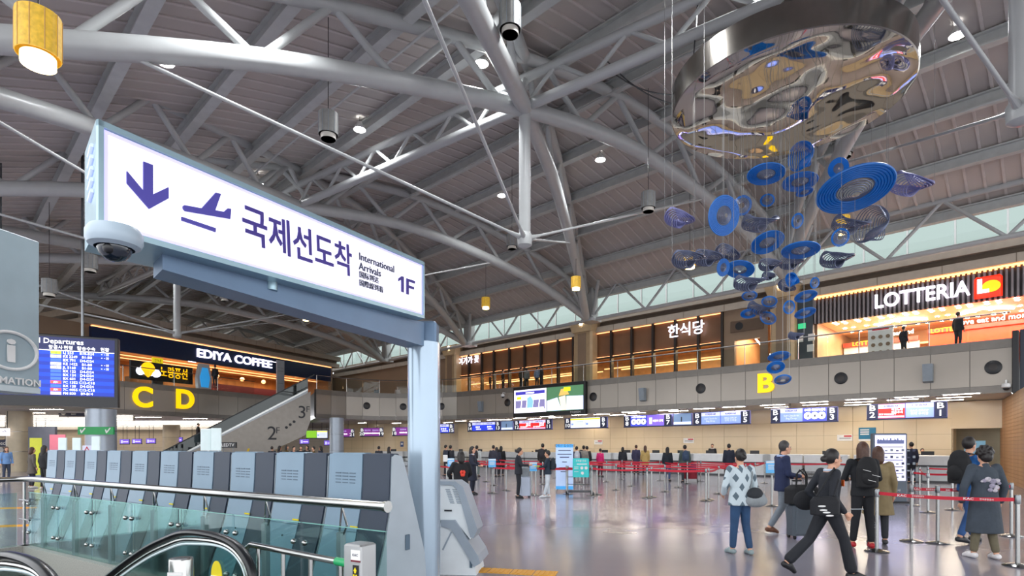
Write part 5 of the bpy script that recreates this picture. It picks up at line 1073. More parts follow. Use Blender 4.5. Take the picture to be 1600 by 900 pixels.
def ring(px, py, a, b, ang, kind, lab, Y=None, mo=None):
    Y = Y or 16+1.5*math.sin(px*.37+py*.21); p = PX(px, py, Y); k = F/Y; R = a/k; t = thing('hanging_ring', lab, 'sculpture', p, 0, 'rings of the hanging sculpture')
    # orientation: tilt so that the disc shows a by b pixels, turned by ang in the view
    vd = Vector((p.x, p.y, p.z-EYE)).normalized(); rx = Vector((1, 0, 0)); rx = (rx-vd*rx.dot(vd)).normalized(); ry = rx.cross(vd)*-1
    if ry.z < 0: ry = -ry
    th = math.radians(ang); e1 = rx*math.cos(th)+ry*math.sin(th); e2p = -rx*math.sin(th)+ry*math.cos(th); s = min(.98, b/a) if a >= b else .95
    if a < b: R = b/k; e1, e2p = e2p, -e1; s = a/b
    e2 = e2p*s-vd*math.sqrt(max(0, 1-s*s)); e3 = e1.cross(e2); M = Matrix((e1, e2, e3)).transposed().to_4x4()
    if kind == 'blue':
        nb = 7; w = .46*R
        for i in range(nb): q = R-w*i/(nb-1); MB().tube(ringpath(q, 1, n=44), max(w/(nb-1)*.56, .008), 6, closed=True).build('flange_ring', M_rb, t, True, M=M)
        for i in range(7): q = R*(.48-.058*i); MB().tube(ringpath(q, 1, n=30), .012, 5, closed=True).build('inner_ring', M_rg, t, True, M=M @ Matrix.Translation((0, 0, .03*R*i)))
    elif kind == 'fan':
        n = 13
        for i in range(n):
            f = i/(n-1); q = R*(1-.55*abs(f-.5)*2*.8); MM = M @ Matrix.Translation(((f-.5)*R*.55, 0, (f-.5)*R*.25)) @ Matrix.Rotation((f-.5)*1.1, 4, 'Y'); MB().tube(ringpath(q*.8, .95, n=32, amp=.12*R), .014, 5, closed=True).build('spiral_ring', mo or M_rg, t, True, M=MM)
    elif kind == 'twist':
        n = 12
        for i in range(n):
            f = i/(n-1); MM = M @ Matrix.Translation((0, (f-.5)*R*.9, 0)) @ Matrix.Rotation(f*1.9, 4, 'X'); MB().tube(ringpath(R*(.45+.4*f), .8, n=32, amp=.2*R), .014, 5, closed=True).build('spiral_ring', mo or M_rb, t, True, M=MM)
    elif kind == 'open':
        for i in range(6): MB().tube(ringpath(R*(1-.13*i), 1, n=36), .013, 5, closed=True).build('spiral_ring', mo or (M_rb if i < 2 else M_rg), t, True, M=M @ Matrix.Translation((0, .03*R*i, .05*R*i)))
    rad = math.hypot(p.x-DC.x, p.y-DC.y)
    for sg in ((-.8, .8) if a > 20 else (.78,)):
        q = e1*(R*sg); top = DC.z-p.z-.015 if math.hypot(p.x+q.x-DC.x, p.y+q.y-DC.y) < DR-.05 else deck_at(p.x+q.x, p.y+q.y)-p.z
        MB().tube([q, Vector((q.x, q.y, top))], .005, 4).build('wire', M_wire, t)
RB_ = [(1336, 296, 53, 31, 22, 'blue', 'largest bright blue concentric ring disc below the mirror'), (1197, 272, 27, 15, 8, 'blue', 'blue ring disc below the yellow reflection'), (1131, 337, 22, 29, 8, 'blue', 'blue bowl shaped ring disc at the left side'), (1160, 321, 13, 14, 0, 'open', 'small open blue spiral beside the blue bowl'), (1256, 246, 13, 25, -15, 'twist', 'twisted blue wire ribbon at the top'), (1250, 284, 25, 13, 12, 'blue', 'blue ring disc under the twisted ribbon'), (1257, 300, 12, 6, 20, 'blue', 'small blue ring under the twisted ribbon'), (1310, 263, 14, 15, 0, 'blue', 'small round blue ring touching the largest disc'), (1199, 379, 24, 15, 25, 'blue', 'tilted blue ring disc in the middle'), (1251, 391, 27, 12, 8, 'blue', 'flat blue ring disc right of the tilted one'), (1156, 421, 21, 13, -3, 'blue', 'blue ring disc at lower left'), (1130, 418, 9, 13, 0, 'blue', 'small blue ring attached left of the lower left disc'), (1199, 313, 10, 9, 0, 'open', 'small open blue ring above the tilted disc'), (1246, 345, 8, 11, 0, 'open', 'tiny blue drum ring above the flat disc'), (1313, 371, 12, 13, 0, 'open', 'blue open ring in front of the glowing lamp'), (1171, 462, 11, 7, 5, 'open', 'small dull blue ring at the left of the lower cluster'), (1170, 490, 12, 7, 8, 'blue', 'small blue ring disc low on the left'), (1259, 463, 16, 8, 18, 'blue', 'slim blue ring disc at the right of the lower cluster'), (1258, 489, 15, 7, 20, 'blue', 'slim blue ring disc lowest on the right'), (1273, 442, 6, 8, 0, 'open', 'tiny blue ring at the right edge of the lower cluster'), (1217, 557, 16, 7, 12, 'blue', 'blue ring disc just above the zone letter'), (1212, 574, 13, 9, 15, 'blue', 'bright blue ring disc touching the zone letter'), (1223, 593, 12, 7, 12, 'open', 'lowest open blue ring beside the zone letter'), (1200, 497, 12, 9, -25, 'open', 'blue grey spiral ring low in the middle'), (1233, 480, 8, 10, 0, 'open', 'small upright blue grey ring'), (1202, 471, 11, 8, 0, 'open', 'blue grey spiral ring in the lower cluster'), (1240, 437, 9, 12, 0, 'twist', 'small twisted violet ring')]
for q in RB_: ring(*q)
for q in [(1062, 341, 29, 15, -8, 'fan', 'violet grey wire shell at the far left'), (1424, 287, 38, 17, 0, 'fan', 'violet grey wire shell at the far right'), (1367, 355, 20, 33, -25, 'twist', 'twisted grey wire ribbon at right'), (1075, 404, 30, 15, 8, 'fan', 'grey wire fan in front of the left lamp'), (1106, 402, 27, 14, 5, 'fan', 'second grey wire fan from the left'), (1137, 396, 24, 15, -15, 'fan', 'third grey wire fan from the left'), (1188, 347, 34, 8, 12, 'fan', 'flat grey wire shell behind the blue bowl'), (1203, 413, 20, 11, 8, 'fan', 'grey wire fan below the tilted blue disc'), (1237, 410, 22, 10, 10, 'fan', 'grey wire fan below the flat blue disc'), (1172, 441, 30, 9, 12, 'fan', 'broad grey wire shell below the lower left disc'), (1202, 431, 13, 7, 5, 'fan', 'small grey wire fan in the centre'), (1308, 404, 30, 12, 12, 'fan', 'grey wire shell right of the flat blue disc'), (1190, 481, 26, 5, 5, 'fan', 'thin grey wire shell in the lower cluster'), (1244, 524, 14, 5, 10, 'fan', 'small grey wire shell by the service panel'), (1330, 350, 34, 9, 5, 'fan', 'grey wire shell around the glowing lamp'), (1230, 447, 17, 10, -20, 'fan', 'blue grey wire shell in front of the pillar light')]:
    ring(*q[:7], mo=M_rv if 'violet' in q[6] else M_rg)
# ------------------------------------------------------------------ people
HAIR = {'black': mat('hair_black', '#1c1716', .5, var=.2, scale=40), 'brown': mat('hair_brown', '#4a2f22', .5, var=.25, scale=40), 'grey': mat('hair_grey', '#3d3a3a', .5, var=.25, scale=40)}
SKIN = mat('skin', '#d3a083', .5, var=.04, scale=8)
CL = {}
def cloth(c, rough=.8): return CL.setdefault(c, mat('cloth_'+c.strip('#'), c, rough, var=.12, scale=9, bump=.12, bscale=30))
DEFJ = dict(pel=(0, 0, .93), chest=(0, 0, 1.22), neck=(0, -.005, 1.42), head=(0, .02, 1.575), sl=(-.175, 0, 1.385), sr=(.175, 0, 1.385), el=(-.235, -.03, 1.1), er=(.235, -.03, 1.1), wl=(-.245, .05, .86), wr=(.245, .05, .86), hl=(-.09, 0, .9), hr=(.09, 0, .9), kl=(-.1, .015, .49), kr=(.1, .015, .49), al=(-.1, -.025, .085), ar=(.1, -.025, .085))
def rem(mb, name, m, parent, vox, sm=4):
    me = mb.mesh(name, m); o = link(name, me, parent)
    md = o.modifiers.new('union', 'REMESH'); md.mode = 'VOXEL'; md.voxel_size = vox; md.use_smooth_shade = True
    s = o.modifiers.new('soft', 'SMOOTH'); s.factor = .5; s.iterations = sm
    return o
def person(label, px, py, H, face, top='#222222', bot='#222222', shoe='#222222', hair='black', hstyle='short', J=None, kind='jacket', detail=1, collar=None, pos=None, z=0., group=None, hem=None, female=False, nolegs=False):
    """face: heading in degrees, 0 away from the viewer, 90 to the right, 180 towards the viewer."""
    j = dict(DEFJ); j.update(J or {}); j = {k: Vector(v) for k, v in j.items()}; k = H/1.70
    p = Vector(pos) if pos else FL(px, py); r = thing('person', label, 'person', (p.x, p.y, z), -math.radians(face), group)
    r.scale = (k, k, k); v = .009 if detail == 2 else .016 if detail == 1 else .026; cv = .012 if detail == 2 else .018 if detail == 1 else .028
    hd, nk = j['head'], j['neck']; sh = .93 if female else 1.0
    b = MB(); b.ell(hd+Vector((0, -.005, .02)), (.075, .092, .108), 14, 10); b.ell(hd+Vector((0, .025, -.05)), (.055, .06, .065), 12, 8); b.ell(hd+Vector((0, .098, -.012)), (.014, .02, .022), 8, 6)
    for s in (-1, 1): b.ell(hd+Vector((s*.077, -.005, -.01)), (.012, .02, .03), 8, 6)
    b.cone(nk+Vector((0, 0, -.03)), .052, hd+Vector((0, -.01, -.05)), .05); b.ell(j['chest']+Vector((0, 0, .04)), (.15*sh, .1, .2)); b.ell(j['pel'], (.14, .1, .13)); b.cone(j['pel'], .11, j['chest'], .115, flat=.85)
    for s, S in (('l', -1), ('r', 1)):
        b.cone(j['chest']+Vector((S*.06, 0, .12)), .06, j['s'+s], .055); b.cone(j['s'+s], .05, j['e'+s], .04); b.cone(j['e'+s], .038, j['w'+s], .026)
        b.cone(j['pel'].lerp(j['h'+s], .7), .085, j['k'+s], .055); b.cone(j['k'+s], .053, j['a'+s], .036); fd = j.get('f'+s, Vector((S*.02, .15, -.055))); b.cone(j['a'+s]+Vector((0, 0, -.03)), .034, j['a'+s]+fd*.8, .03)
        d = (j['w'+s]-j['e'+s]).normalized(); w = j['w'+s]; sd = Vector((1, 0, 0)); fwd = Vector((0, 1, 0)); fwd = (fwd-d*fwd.dot(d)).normalized() if abs(d.y) < .9 else Vector((0, 0, 1)); sd = d.cross(fwd).normalized()
        b.cone(w, .026, w+d*.055, .033, flat=.7)
        if detail >= 1:
            for q, l in ((-.028, .058), (-.009, .07), (.01, .066), (.028, .05)):
                b0_ = w+d*.075+fwd*q; m_ = b0_+d*l*.55+sd*S*-.006; b.cone(b0_, .0095, m_, .009, 6); b.cone(m_, .009, m_+d*l*.4+sd*S*-.022, .008, 6)
            b.cone(w+d*.03+fwd*.03, .012, w+d*.07+fwd*.055, .011, 6); b.cone(w+d*.07+fwd*.055, .011, w+d*.1+fwd*.055, .009, 6)
        else: b.cone(w+d*.06, .03, w+d*.13, .022)
    rem(b, 'body', SKIN, r, v, 2 if detail else 1)
    if detail >= 1:
        for s in (-1, 1): MB().ell(hd+Vector((s*.03, .083, .012)), (.011, .006, .006), 8, 6).build('eye', M_dk, r, True); MB().ell(hd+Vector((s*.032, .086, .032)), (.018, .006, .004), 8, 4).build('eyebrow', HAIR['black'], r, True)
        MB().ell(hd+Vector((0, .085, -.06)), (.022, .006, .006), 8, 6).build('mouth', mat('lips', '#a85a52', .5), r, True)
    # trousers
    if not nolegs:
        t = MB()
        if bot != 'skirt':
            t.ell(j['pel']+Vector((0, 0, .02)), (.165, .115, .12))
            wd_ = .068 if hstyle != 'x' else .06
            for s in 'lr': t.cone(j['pel'].lerp(j['h'+s], .8), .1, j['k'+s], wd_); t.cone(j['k'+s], wd_, j['a'+s]+(j['k'+s]-j['a'+s])*.14, .055 if kind != 'flare' else .075)
            rem(t, 'trousers', cloth(bot), r, cv)
        for s, S in (('l', -1), ('r', 1)):
            a = j['a'+s]; f = j.get('f'+s, Vector((S*.02, .15, -.055))); so = MB(); so.cone(a+Vector((0, -.035, -.035)), .046, a+f*.8, .042); so.cone(a+f*.4, .047, a+f*1.12, .034); rem(so, 'shoe', cloth(shoe, .5), r, .012 if detail == 2 else .02, 2)
            if detail == 2: sl_ = MB(); sl_.cone(a+Vector((0, -.025, -.066)), .034, a+f*.98+Vector((0, 0, -.012)), .032, flat=.35)
    # upper garment
    t = MB(); hz_ = hem if hem is not None else .84; lg_ = hz_ < .7
    sp0, sp1 = j['pel'], j['chest']
    def at_(z): q = sp0.lerp(sp1, min(1.2, max(0, (z-sp0.z)/(sp1.z-sp0.z)))); return q
    rg = []
    for z_, rx_, ry_ in ((1.40, .10, .08), (1.34, .165*sh, .11), (1.22, .18*sh, .125), (1.08, .162*sh, .118), (.98, .168, .122))+(((.84, .185, .135), ((hz_+.84)/2, .205, .155), (hz_, .225, .175)) if lg_ else ((hz_+.04, .182, .132), (hz_, .184, .134))):
        q = at_(z_); rg.append((q.x, q.y, z_, rx_*(1.12 if kind in ('knit', 'coat', 'puffer') else 1), ry_*(1.1 if kind in ('knit', 'coat', 'puffer') else 1)))
    n_ = 20; vs_ = [(cx+rx_*math.cos(2*PI*i/n_), cy+ry_*math.sin(2*PI*i/n_), z_) for cx, cy, z_, rx_, ry_ in rg for i in range(n_)]
    t.add(vs_, [(a_*n_+i, a_*n_+(i+1) % n_, (a_+1)*n_+(i+1) % n_, (a_+1)*n_+i) for a_ in range(len(rg)-1) for i in range(n_)]+[tuple(range(n_)), tuple(range(len(rg)*n_-1, (len(rg)-1)*n_-1, -1))])
    t.cone(nk+Vector((0, -.01, -.05)), .078, nk+Vector((0, -.01, -.005)), .06)
    aw = .066 if kind in ('coat', 'puffer', 'knit') else .058
    for s, S in (('l', -1), ('r', 1)): t.cone(j['chest']+Vector((S*.07, 0, .11)), .085, j['s'+s], .068); t.cone(j['s'+s], aw+.006, j['e'+s], aw-.008); t.cone(j['e'+s], aw-.008, j['e'+s].lerp(j['w'+s], .93), aw-.02)
    g = rem(t, 'coat' if hz_ < .84 else {'knit': 'sweater'}.get(kind, 'jacket'), cloth(top) if isinstance(top, str) else top, r, cv)
    if collar: c = MB(); c.tube([nk+Vector((.068*math.cos(a), .068*math.sin(a)-.005, .012+.0*math.sin(a))) for a in [2*PI*i/16 for i in range(16)]], .02, 8, closed=True).build('collar', cloth(collar), r, True)
    # hair
    h = MB(); c = hd+Vector((0, -.012, .03)); h.ell(c+Vector((0, -.012, .012)), (.088, .1, .112), 14, 10)
    if hstyle in ('long', 'bob', 'pony', 'curly'):
        L = {'long': .26, 'bob': .13, 'pony': .06, 'curly': .05}[hstyle]
        h.cone(c+Vector((0, -.03, .0)), .095, c+Vector((0, -.055, -L)), .085 if hstyle != 'pony' else .06)
        for s in (-1, 1): h.cone(c+Vector((s*.055, -.01, 0)), .042, c+Vector((s*.06, -.02, -L*.8)), .035)
    if hstyle == 'curly':
        for i in range(26): a = i*2.4; q_ = math.sqrt((i+.5)/26)*1.75; h.ell(c+Vector((.088*math.sin(q_)*math.cos(a), -.02+.088*math.sin(q_)*math.sin(a), .012+.1*math.cos(q_))), (.036, .036, .034), 8, 6)
    if hstyle in ('bun', 'pony'): h.ell(c+Vector((0, -.115, -.02)), (.045, .045, .045), 10, 8)
    if hstyle == 'pony': h.cone(c+Vector((0, -.12, -.02)), .035, c+Vector((0, -.13, -.28)), .022)
    # face side stays open: cut hair in front by pushing vertices back
    hh = rem(h, 'hair', HAIR[hair], r, v if detail else .024, 2)
    for vt in hh.data.vertices:
        lim = hd.y+.045 if vt.co.z < hd.z+.075 else hd.y+.088
        if vt.co.y > lim: vt.co.y = lim
    return r, j
def backpack(r, j, m='#15161a', s=1.0, strap=True):
    c = j['chest']+Vector((0, -.2, .03)); b = MB(); b.bbox(c.x-.15*s, c.x+.15*s, c.y-.08*s, c.y+.1*s, c.z-.25*s, c.z+.12*s, .06); b.ell((c.x, c.y+.01, c.z+.1*s), (.14*s, .085*s, .13*s))
    o = rem(b, 'backpack', cloth(m), r, .018, 14); fp = MB(); fp.ell((c.x, c.y-.075*s, c.z-.1*s), (.11*s, .045*s, .11*s)); fp.build('front_pocket', cloth(m), o, True)
    if strap:
        for S in (-1, 1): MB().tube([c+Vector((S*.09, .08, .2)), j['chest']+Vector((S*.1, .02, .215)), j['chest']+Vector((S*.115, .135, .08)), j['chest']+Vector((S*.14, .07, -.12)), c+Vector((S*.12, .06, -.16))], .018, 8, flat=.5).build('strap', cloth(m), o, True)
    return o
# argyle knit: diamonds are the sweater's own pattern
M_arg = mat('argyle_knit', '#c9d6da', .85, bump=.2, bscale=60)
nt = M_arg.node_tree; tc = nt.nodes.new('ShaderNodeTexCoord'); sp_ = nt.nodes.new('ShaderNodeSeparateXYZ'); nt.links.new(tc.outputs['Object'], sp_.inputs[0])
def mth(op, a, b_=None):
    n = nt.nodes.new('ShaderNodeMath'); n.operation = op
    for i, q in enumerate((a, b_)):
        if q is None: continue
        if isinstance(q, (int, float)): n.inputs[i].default_value = q
        else: nt.links.new(q, n.inputs[i])
    return n.outputs[0]
xx = mth('MULTIPLY', sp_.outputs[0], 11.5); zz = mth('MULTIPLY', sp_.outputs[2], 6.8); pa_ = mth('PINGPONG', xx, 1.0); pb_ = mth('PINGPONG', zz, 1.0)
su = mth('ADD', pa_, pb_); dia = mth('GREATER_THAN', mth('ABSOLUTE', mth('SUBTRACT', su, 1.0)), .5)
dia2 = mth('LESS_THAN', mth('ADD', mth('ABSOLUTE', mth('SUBTRACT', mth('PINGPONG', xx, 1.0), .5)), mth('ABSOLUTE', mth('SUBTRACT', mth('PINGPONG', zz, 1.0), .5))), .48)
par = mth('GREATER_THAN', mth('SINE', mth('MULTIPLY', mth('ADD', mth('FLOOR', xx), mth('FLOOR', zz)), PI)), 2.0)
chk = mth('MODULO', mth('ABSOLUTE', mth('ADD', mth('FLOOR', xx), mth('FLOOR', zz))), 2.0)
mx = nt.nodes.new('ShaderNodeMix'); mx.data_type = 'RGBA'; nt.links.new(mth('MULTIPLY', dia2, mth('LESS_THAN', chk, .5)), mx.inputs[0]); mx.inputs[6].default_value = (*lin('#c5d4da'), 1); mx.inputs[7].default_value = (*lin('#5c6d78'), 1)
nt.links.new(mx.outputs[2], nt.nodes['Principled BSDF'].inputs['Base Color'])
# --- near group
r, j = person('woman in grey argyle sweater and blue jeans with dark bun', 1157, 866, 1.58, -8, M_arg, '#28486c', '#8a9a9c', hstyle='bun', kind='knit', detail=2, hem=.80, female=True, J=dict(el=(-.25, .02, 1.12), wl=(-.2, .18, .98), er=(.25, .0, 1.1), wr=(.22, .1, .9), hl=(-.09, 0, .9), al=(-.11, .05, .085), ar=(.12, -.08, .085)))
c = Vector((.2, -.12, .93)); bg = MB(); bg.ell(c, (.16, .09, .13), 16, 10); bg.ell(c+Vector((0, 0, -.05)), (.2, .1, .11), 16, 10); bo = rem(bg, 'shoulder_bag', cloth('#8c9396'), r, .014); MB().ell(c+Vector((-.03, -.02, .06)), (.135, .085, .11), 14, 10).build('bag_flap', cloth('#2a2e33'), bo, True); MB().tube([c+Vector((-.1, 0, .1)), Vector((.16, -.09, 1.3)), Vector((.17, .0, 1.46)), Vector((.19, .1, 1.3)), c+Vector((.1, .04, .1))], .018, 8, flat=.5).build('bag_strap', cloth('#8c9396'), bo, True)
r, j = person('man in navy blazer and grey trousers walking with a suitcase', 1222, 833, 1.73, 90, '#1f2a4d', '#767f88', '#6a4430', hair='grey', detail=2, hem=.78, collar='#a9bce0', J=dict(head=(0, .06, 1.57), el=(-.22, .02, 1.1), er=(.22, .02, 1.1), wr=(.15, .27, 1.06), wl=(-.14, .28, 1.02), kl=(-.09, .16, .5), al=(-.09, .2, .085), kr=(.09, -.04, .5), ar=(.09, -.28, .12), fr=(.01, .13, -.07)))
MB().cbox(.1, .42, 1.1, .12, .17, .012).build('folder', cloth('#55504a'), r); MB().cbox(.0, .4, 1.08, .16, .1, .006).build('paper', M_white, r)
p = FL(1250, 841); t = thing('suitcase', 'grey hard-shell suitcase on wheels in front of the blazer', 'suitcase', p, .12)
M_case = mat('case_slate', '#4d565f', .4); MB().bbox(-.2, .2, -.13, .13, .06, .62, .04).build('shell', M_case, t); MB().bbox(-.17, .17, -.145, -.12, .1, .58, .02).build('front_shell', mat('case_front', '#5a646d', .35), t)
for x in (-.16, .16):
    for y in (-.09, .09): MB().lathe([(.03, -.015), (.03, .015)], 12).build('wheel', M_black, t, M=Matrix.Translation((x, y, .03)) @ Matrix.Rotation(PI/2, 4, 'Y'))
    MB().tube([(x*.55, .1, .6), (x*.55, .1, 1.02)], .009, 8).build('handle_tube', M_chromed, t)
MB().tube([(-.09, .1, 1.02), (.09, .1, 1.02)], .016, 8).build('grip', M_black, t)
t = thing('duffel_bag', 'black duffel bag lying on the grey suitcase', 'bag', p+Vector((-.02, -.05, .62)), .1)
bg = MB(); bg.bbox(-.26, .32, -.14, .14, .0, .34, .07); rem(bg, 'body', cloth('#17181b'), t, .015, 10); MB().tube([(-.14, -.1, .25), (-.13, -.09, .52), (-.05, -.06, .6), (.04, -.09, .5), (.05, -.1, .25)], .014, 8).build('handle', cloth('#111214'), t, True); MB().tube([(-.02, .1, .25), (.0, .09, .54), (.1, .06, .62), (.18, .09, .5), (.19, .1, .25)], .014, 8).build('handle', cloth('#111214'), t, True); MB().box(.1, .16, -.15, -.135, .2, .235).build('brand_tag', M_white, t)
r, j = person('woman in black suit striding right with a patterned dark bag', 1294, 903, 1.60, 90, '#1d2129', '#191c23', '#15161a', hstyle='bun', kind='flare', detail=2, collar='#c8d6e8', female=True, hem=.82, J=dict(head=(0, .07, 1.56), neck=(0, .035, 1.41), chest=(0, .02, 1.22), el=(-.22, -.15, 1.13), wl=(-.2, .02, .93), er=(.22, -.06, 1.1), wr=(.18, .12, .88), kr=(.09, .16, .52), ar=(.09, .26, .085), kl=(-.09, -.2, .5), al=(-.09, -.5, .2), fl=(-.01, .09, -.12)))
bg = MB(); bg.ell((-.27, -.16, 1.0), (.07, .17, .14), 14, 10); bo = rem(bg, 'shoulder_bag', cloth('#16181d'), r, .014)
bg2 = MB(); bg2.bbox(.21, .33, -.38, .0, .86, 1.1, .05); bo2 = rem(bg2, 'shoulder_bag', cloth('#16181d'), r, .014, 10)
for a, b_ in ((-.24, .93), (-.2, .9), (-.16, .86), (-.26, .98)): MB().ell((.33, a, b_), (.008, .05, .012), 8, 6).build('bag_print', M_white, bo2, True)
MB().cbox(.12, .125, 1.26, .06, .008, .08).build('badge', mat('badge_orange', '#e8641c', .5), r); MB().tube([(.27, -.3, 1.1), (.2, -.03, 1.46), (.24, .0, 1.3), (.27, -.08, 1.1)], .012, 6).build('bag_strap', cloth('#16181d'), bo2)
MB().cbox(.2, .26, .93, .03, .16, .01).build('phone', M_grey, r)
r, j = person('person with long dark hair, black tracksuit and black backpack', 1348, 856, 1.69, 12, '#14171c', '#16181d', '#b3202a', hair='brown', hstyle='long', detail=2, J=dict(el=(-.26, .06, 1.12), wl=(-.15, .24, 1.1), er=(.27, .08, 1.12), wr=(.2, .25, 1.06), al=(-.13, .05, .085), ar=(.12, -.03, .085)))
bp_ = backpack(r, j, '#121316', 1.05)
for x, z in ((.02, 1.12), (.08, 1.2), (-.05, 1.28)): MB().tube([(x-.06, -.33, z), (x+.05, -.335, z-.03)], .004, 6).build('zip_pull', M_white, bp_)
for z in (.34, .38, .42): MB().cbox(.175, -.02, z, .012, .03, .02).build('leg_stripe', M_white, r)
r, j = person('woman with brown bob in long khaki coat', 1372, 850, 1.62, 20, '#8a7a58', '#2b2d33', '#3a3a3e', hair='brown', hstyle='bob', kind='coat', detail=2, hem=.52, female=True)
r, j = person('smiling man in blue jacket and jeans carrying a black backpack', 1514, 848, 1.78, 78, '#1f5c9c', '#2f568c', '#23252b', detail=2, J=dict(el=(-.24, .05, 1.12), wl=(-.14, .22, 1.05), er=(.25, .04, 1.1), wr=(.14, .26, 1.08), kl=(-.1, .14, .5), al=(-.1, .2, .085), kr=(.1, -.1, .5), ar=(.1, -.3, .12), fr=(.01, .13, -.07)))
backpack(r, j, '#16181b', 1.15)
r, j = person('woman with curly black hair in long slate coat with flower print', 1538, 873, 1.62, 5, '#3b444e', '#6b6450', '#e2dfdf', hair='black', hstyle='curly', kind='coat', detail=2, hem=.40, female=True, J=dict(el=(-.29, .0, 1.1), wl=(-.29, .06, .86), er=(.29, .0, 1.1), wr=(.28, .07, .86), al=(-.13, .04, .085), ar=(.13, -.06, .085)))
for i, (x, z, q) in enumerate(((-.09, 1.2, .04), (-.04, 1.22, .05), (.03, 1.19, .055), (.09, 1.2, .045), (.02, 1.12, .05), (.08, 1.1, .045), (-.01, 1.06, .04), (.06, 1.05, .035), (.12, 1.16, .03), (-.12, 1.19, .025))): MB().ell((x, -.128-.012*(1-abs(x)*5), z), (q, .01, q*.75), 10, 6).build('flower_print', mat('print_pale', '#b9b4bc', .7, var=.25, scale=30) if i % 2 else mat('print_lilac', '#8f8a9c', .7, var=.25, scale=30), r, True)
# --- middle distance
r, j = person('officer in black suit with tied hair talking to a traveller', 810, 778.5, 1.60, 88, '#1e222b', '#1a1d25', '#15161a', hstyle='bun', J=dict(head=(0, .06, 1.56), er=(.22, .1, 1.12), wr=(.18, .34, 1.12), el=(-.22, .05, 1.1), wl=(-.18, .28, 1.1)), female=True, hem=.8)
r, j = person('teenager in dark jacket and white trousers holding a lime folder', 856, 777.5, 1.50, -80, '#20303f', '#cfd8de', '#d9dde0', J=dict(er=(.2, .1, 1.15), wr=(.12, .3, 1.1), el=(-.2, .1, 1.15), wl=(-.12, .3, 1.1), al=(-.1, .12, .085), ar=(.1, -.02, .085)))
backpack(r, j, '#1d2732', .95); MB().cbox(0, .38, 1.14, .34, .2, .02).build('folder', cloth('#b8d02a'), r)
p = FL(820, 777); t = thing('suitcase', 'upright pale silver suitcase beside the officer', 'suitcase', p, .2); MB().bbox(-.18, .18, -.13, .13, .06, .68, .04).build('shell', mat('case_silver', '#aab4c4', .3, .3), t); MB().bbox(-.15, .15, -.1, .12, .68, .98, .05).build('bag_on_top', cloth('#8f979c'), t); [MB().lathe([(.03, -.015), (.03, .015)], 10).build('wheel', M_black, t, M=Matrix.Translation((x, y, .03)) @ Matrix.Rotation(PI/2, 4, 'Y')) for x in (-.14, .14) for y in (-.09, .09)]
r, j = person('child in black hoodie with red butterfly emblem walking left of the aisle', 720, 812, 1.52, -22, '#15171c', '#14161a', '#b9b3aa', hstyle='bob', kind='puffer', J=dict(el=(-.3, .05, 1.16), wl=(-.2, .18, 1.0), er=(.28, .08, 1.14), wr=(.18, .2, 1.02), kr=(.1, -.05, .5), ar=(.12, -.38, .25), fr=(.01, .06, -.14)))
for x, z, a in ((-.035, 1.2, .5), (.035, 1.2, -.5), (-.025, 1.13, -.3), (.025, 1.13, .3)): MB().ell((x, -.165, z), (.034, .01, .045), 10, 6, Matrix.Rotation(a, 3, 'Y')).build('butterfly_emblem', mat('emblem_red', '#e8402a', .5), r, True)
r, j = person('woman in navy uniform dress standing behind the red emblem hoodie', 738, 773, 1.63, 105, '#1c2233', '#1c2233', '#15161a', hstyle='bob', collar='#cfe0ee', J=dict(er=(.22, .1, 1.1), wr=(.14, .26, 1.04), el=(-.2, .1, 1.1), wl=(-.14, .25, 1.04)), female=True, hem=.5)
# --- by the counters
far = [(1424, 756, 1.82, 8, '#262d42', '#1c1f28', 'short', 'tall man in dark navy suit at the counter right of the display'), (1139, 753, 1.75, 5, '#1f2536', '#1b1e27', 'short', 'man in dark suit at the counter behind the argyle sweater'), (1070, 754, 1.70, 5, '#4c5a58', '#2d3138', 'short', 'traveller with blue-grey backpack pushing a cart'), (1043, 752, 1.60, 30, '#1d2630', '#44587c', 'long', 'long-haired traveller in black top and jeans'), (1008, 742, 1.68, 5, '#b59a5e', '#2c2d33', 'long', 'long-haired woman in mustard coat'), (994, 741, 1.72, 30, '#3d3b56', '#1d1f27', 'short', 'man in purple-navy jacket beside the mustard coat'), (973, 742, 1.60, 20, '#20242d', '#22252c', 'bob', 'woman in black jacket left of the purple jacket'), (938, 745, 1.52, 40, '#d6236e', '#5c1f33', 'short', 'person in bright pink jacket'), (917, 744, 1.65, 10, '#29292b', '#24262b', 'short', 'man in black at the right of the group of four'), (912, 746, 1.68, 10, '#8b867e', '#3a3b40', 'short', 'man in grey-beige jacket in the group of four'), (901, 747, 1.64, 0, '#34384a', '#24262e', 'short', 'traveller with round white backpack in the group of four'), (889, 747, 1.62, -5, '#2a3648', '#24262e', 'short', 'traveller in dark blue at the left of the group of four'), (848, 747, 1.78, 20, '#2c2a28', '#24262e', 'short', 'traveller in dark brown with pink-trimmed backpack'), (783, 744, 1.65, 10, '#17181c', '#1d1f24', 'bob', 'person in black hat and coat'), (776, 745, 1.60, -10, '#262a3a', '#1f222a', 'bob', 'person in navy jacket in the middle of three'), (771, 745, 1.70, 20, '#32323e', '#24262e', 'short', 'man in charcoal at the left of three'), (745, 745, 1.68, 20, '#c2c8c6', '#5f6d6a', 'short', 'traveller in white top with dark backpack'), (704, 744, 1.70, 30, '#23262e', '#1d1f26', 'short', 'man in black jacket right beside the white post'), (696.5, 744, 1.72, 60, '#2b303e', '#1f222a', 'short', 'man in dark suit half behind the white post'), (608, 742, 1.62, 60, '#2d2f36', '#24262e', 'long', 'long-haired woman left of the white post'), (592, 742, 1.65, 10, '#24262e', '#24262e', 'short', 'dark haired person just above the nearest kiosk')]
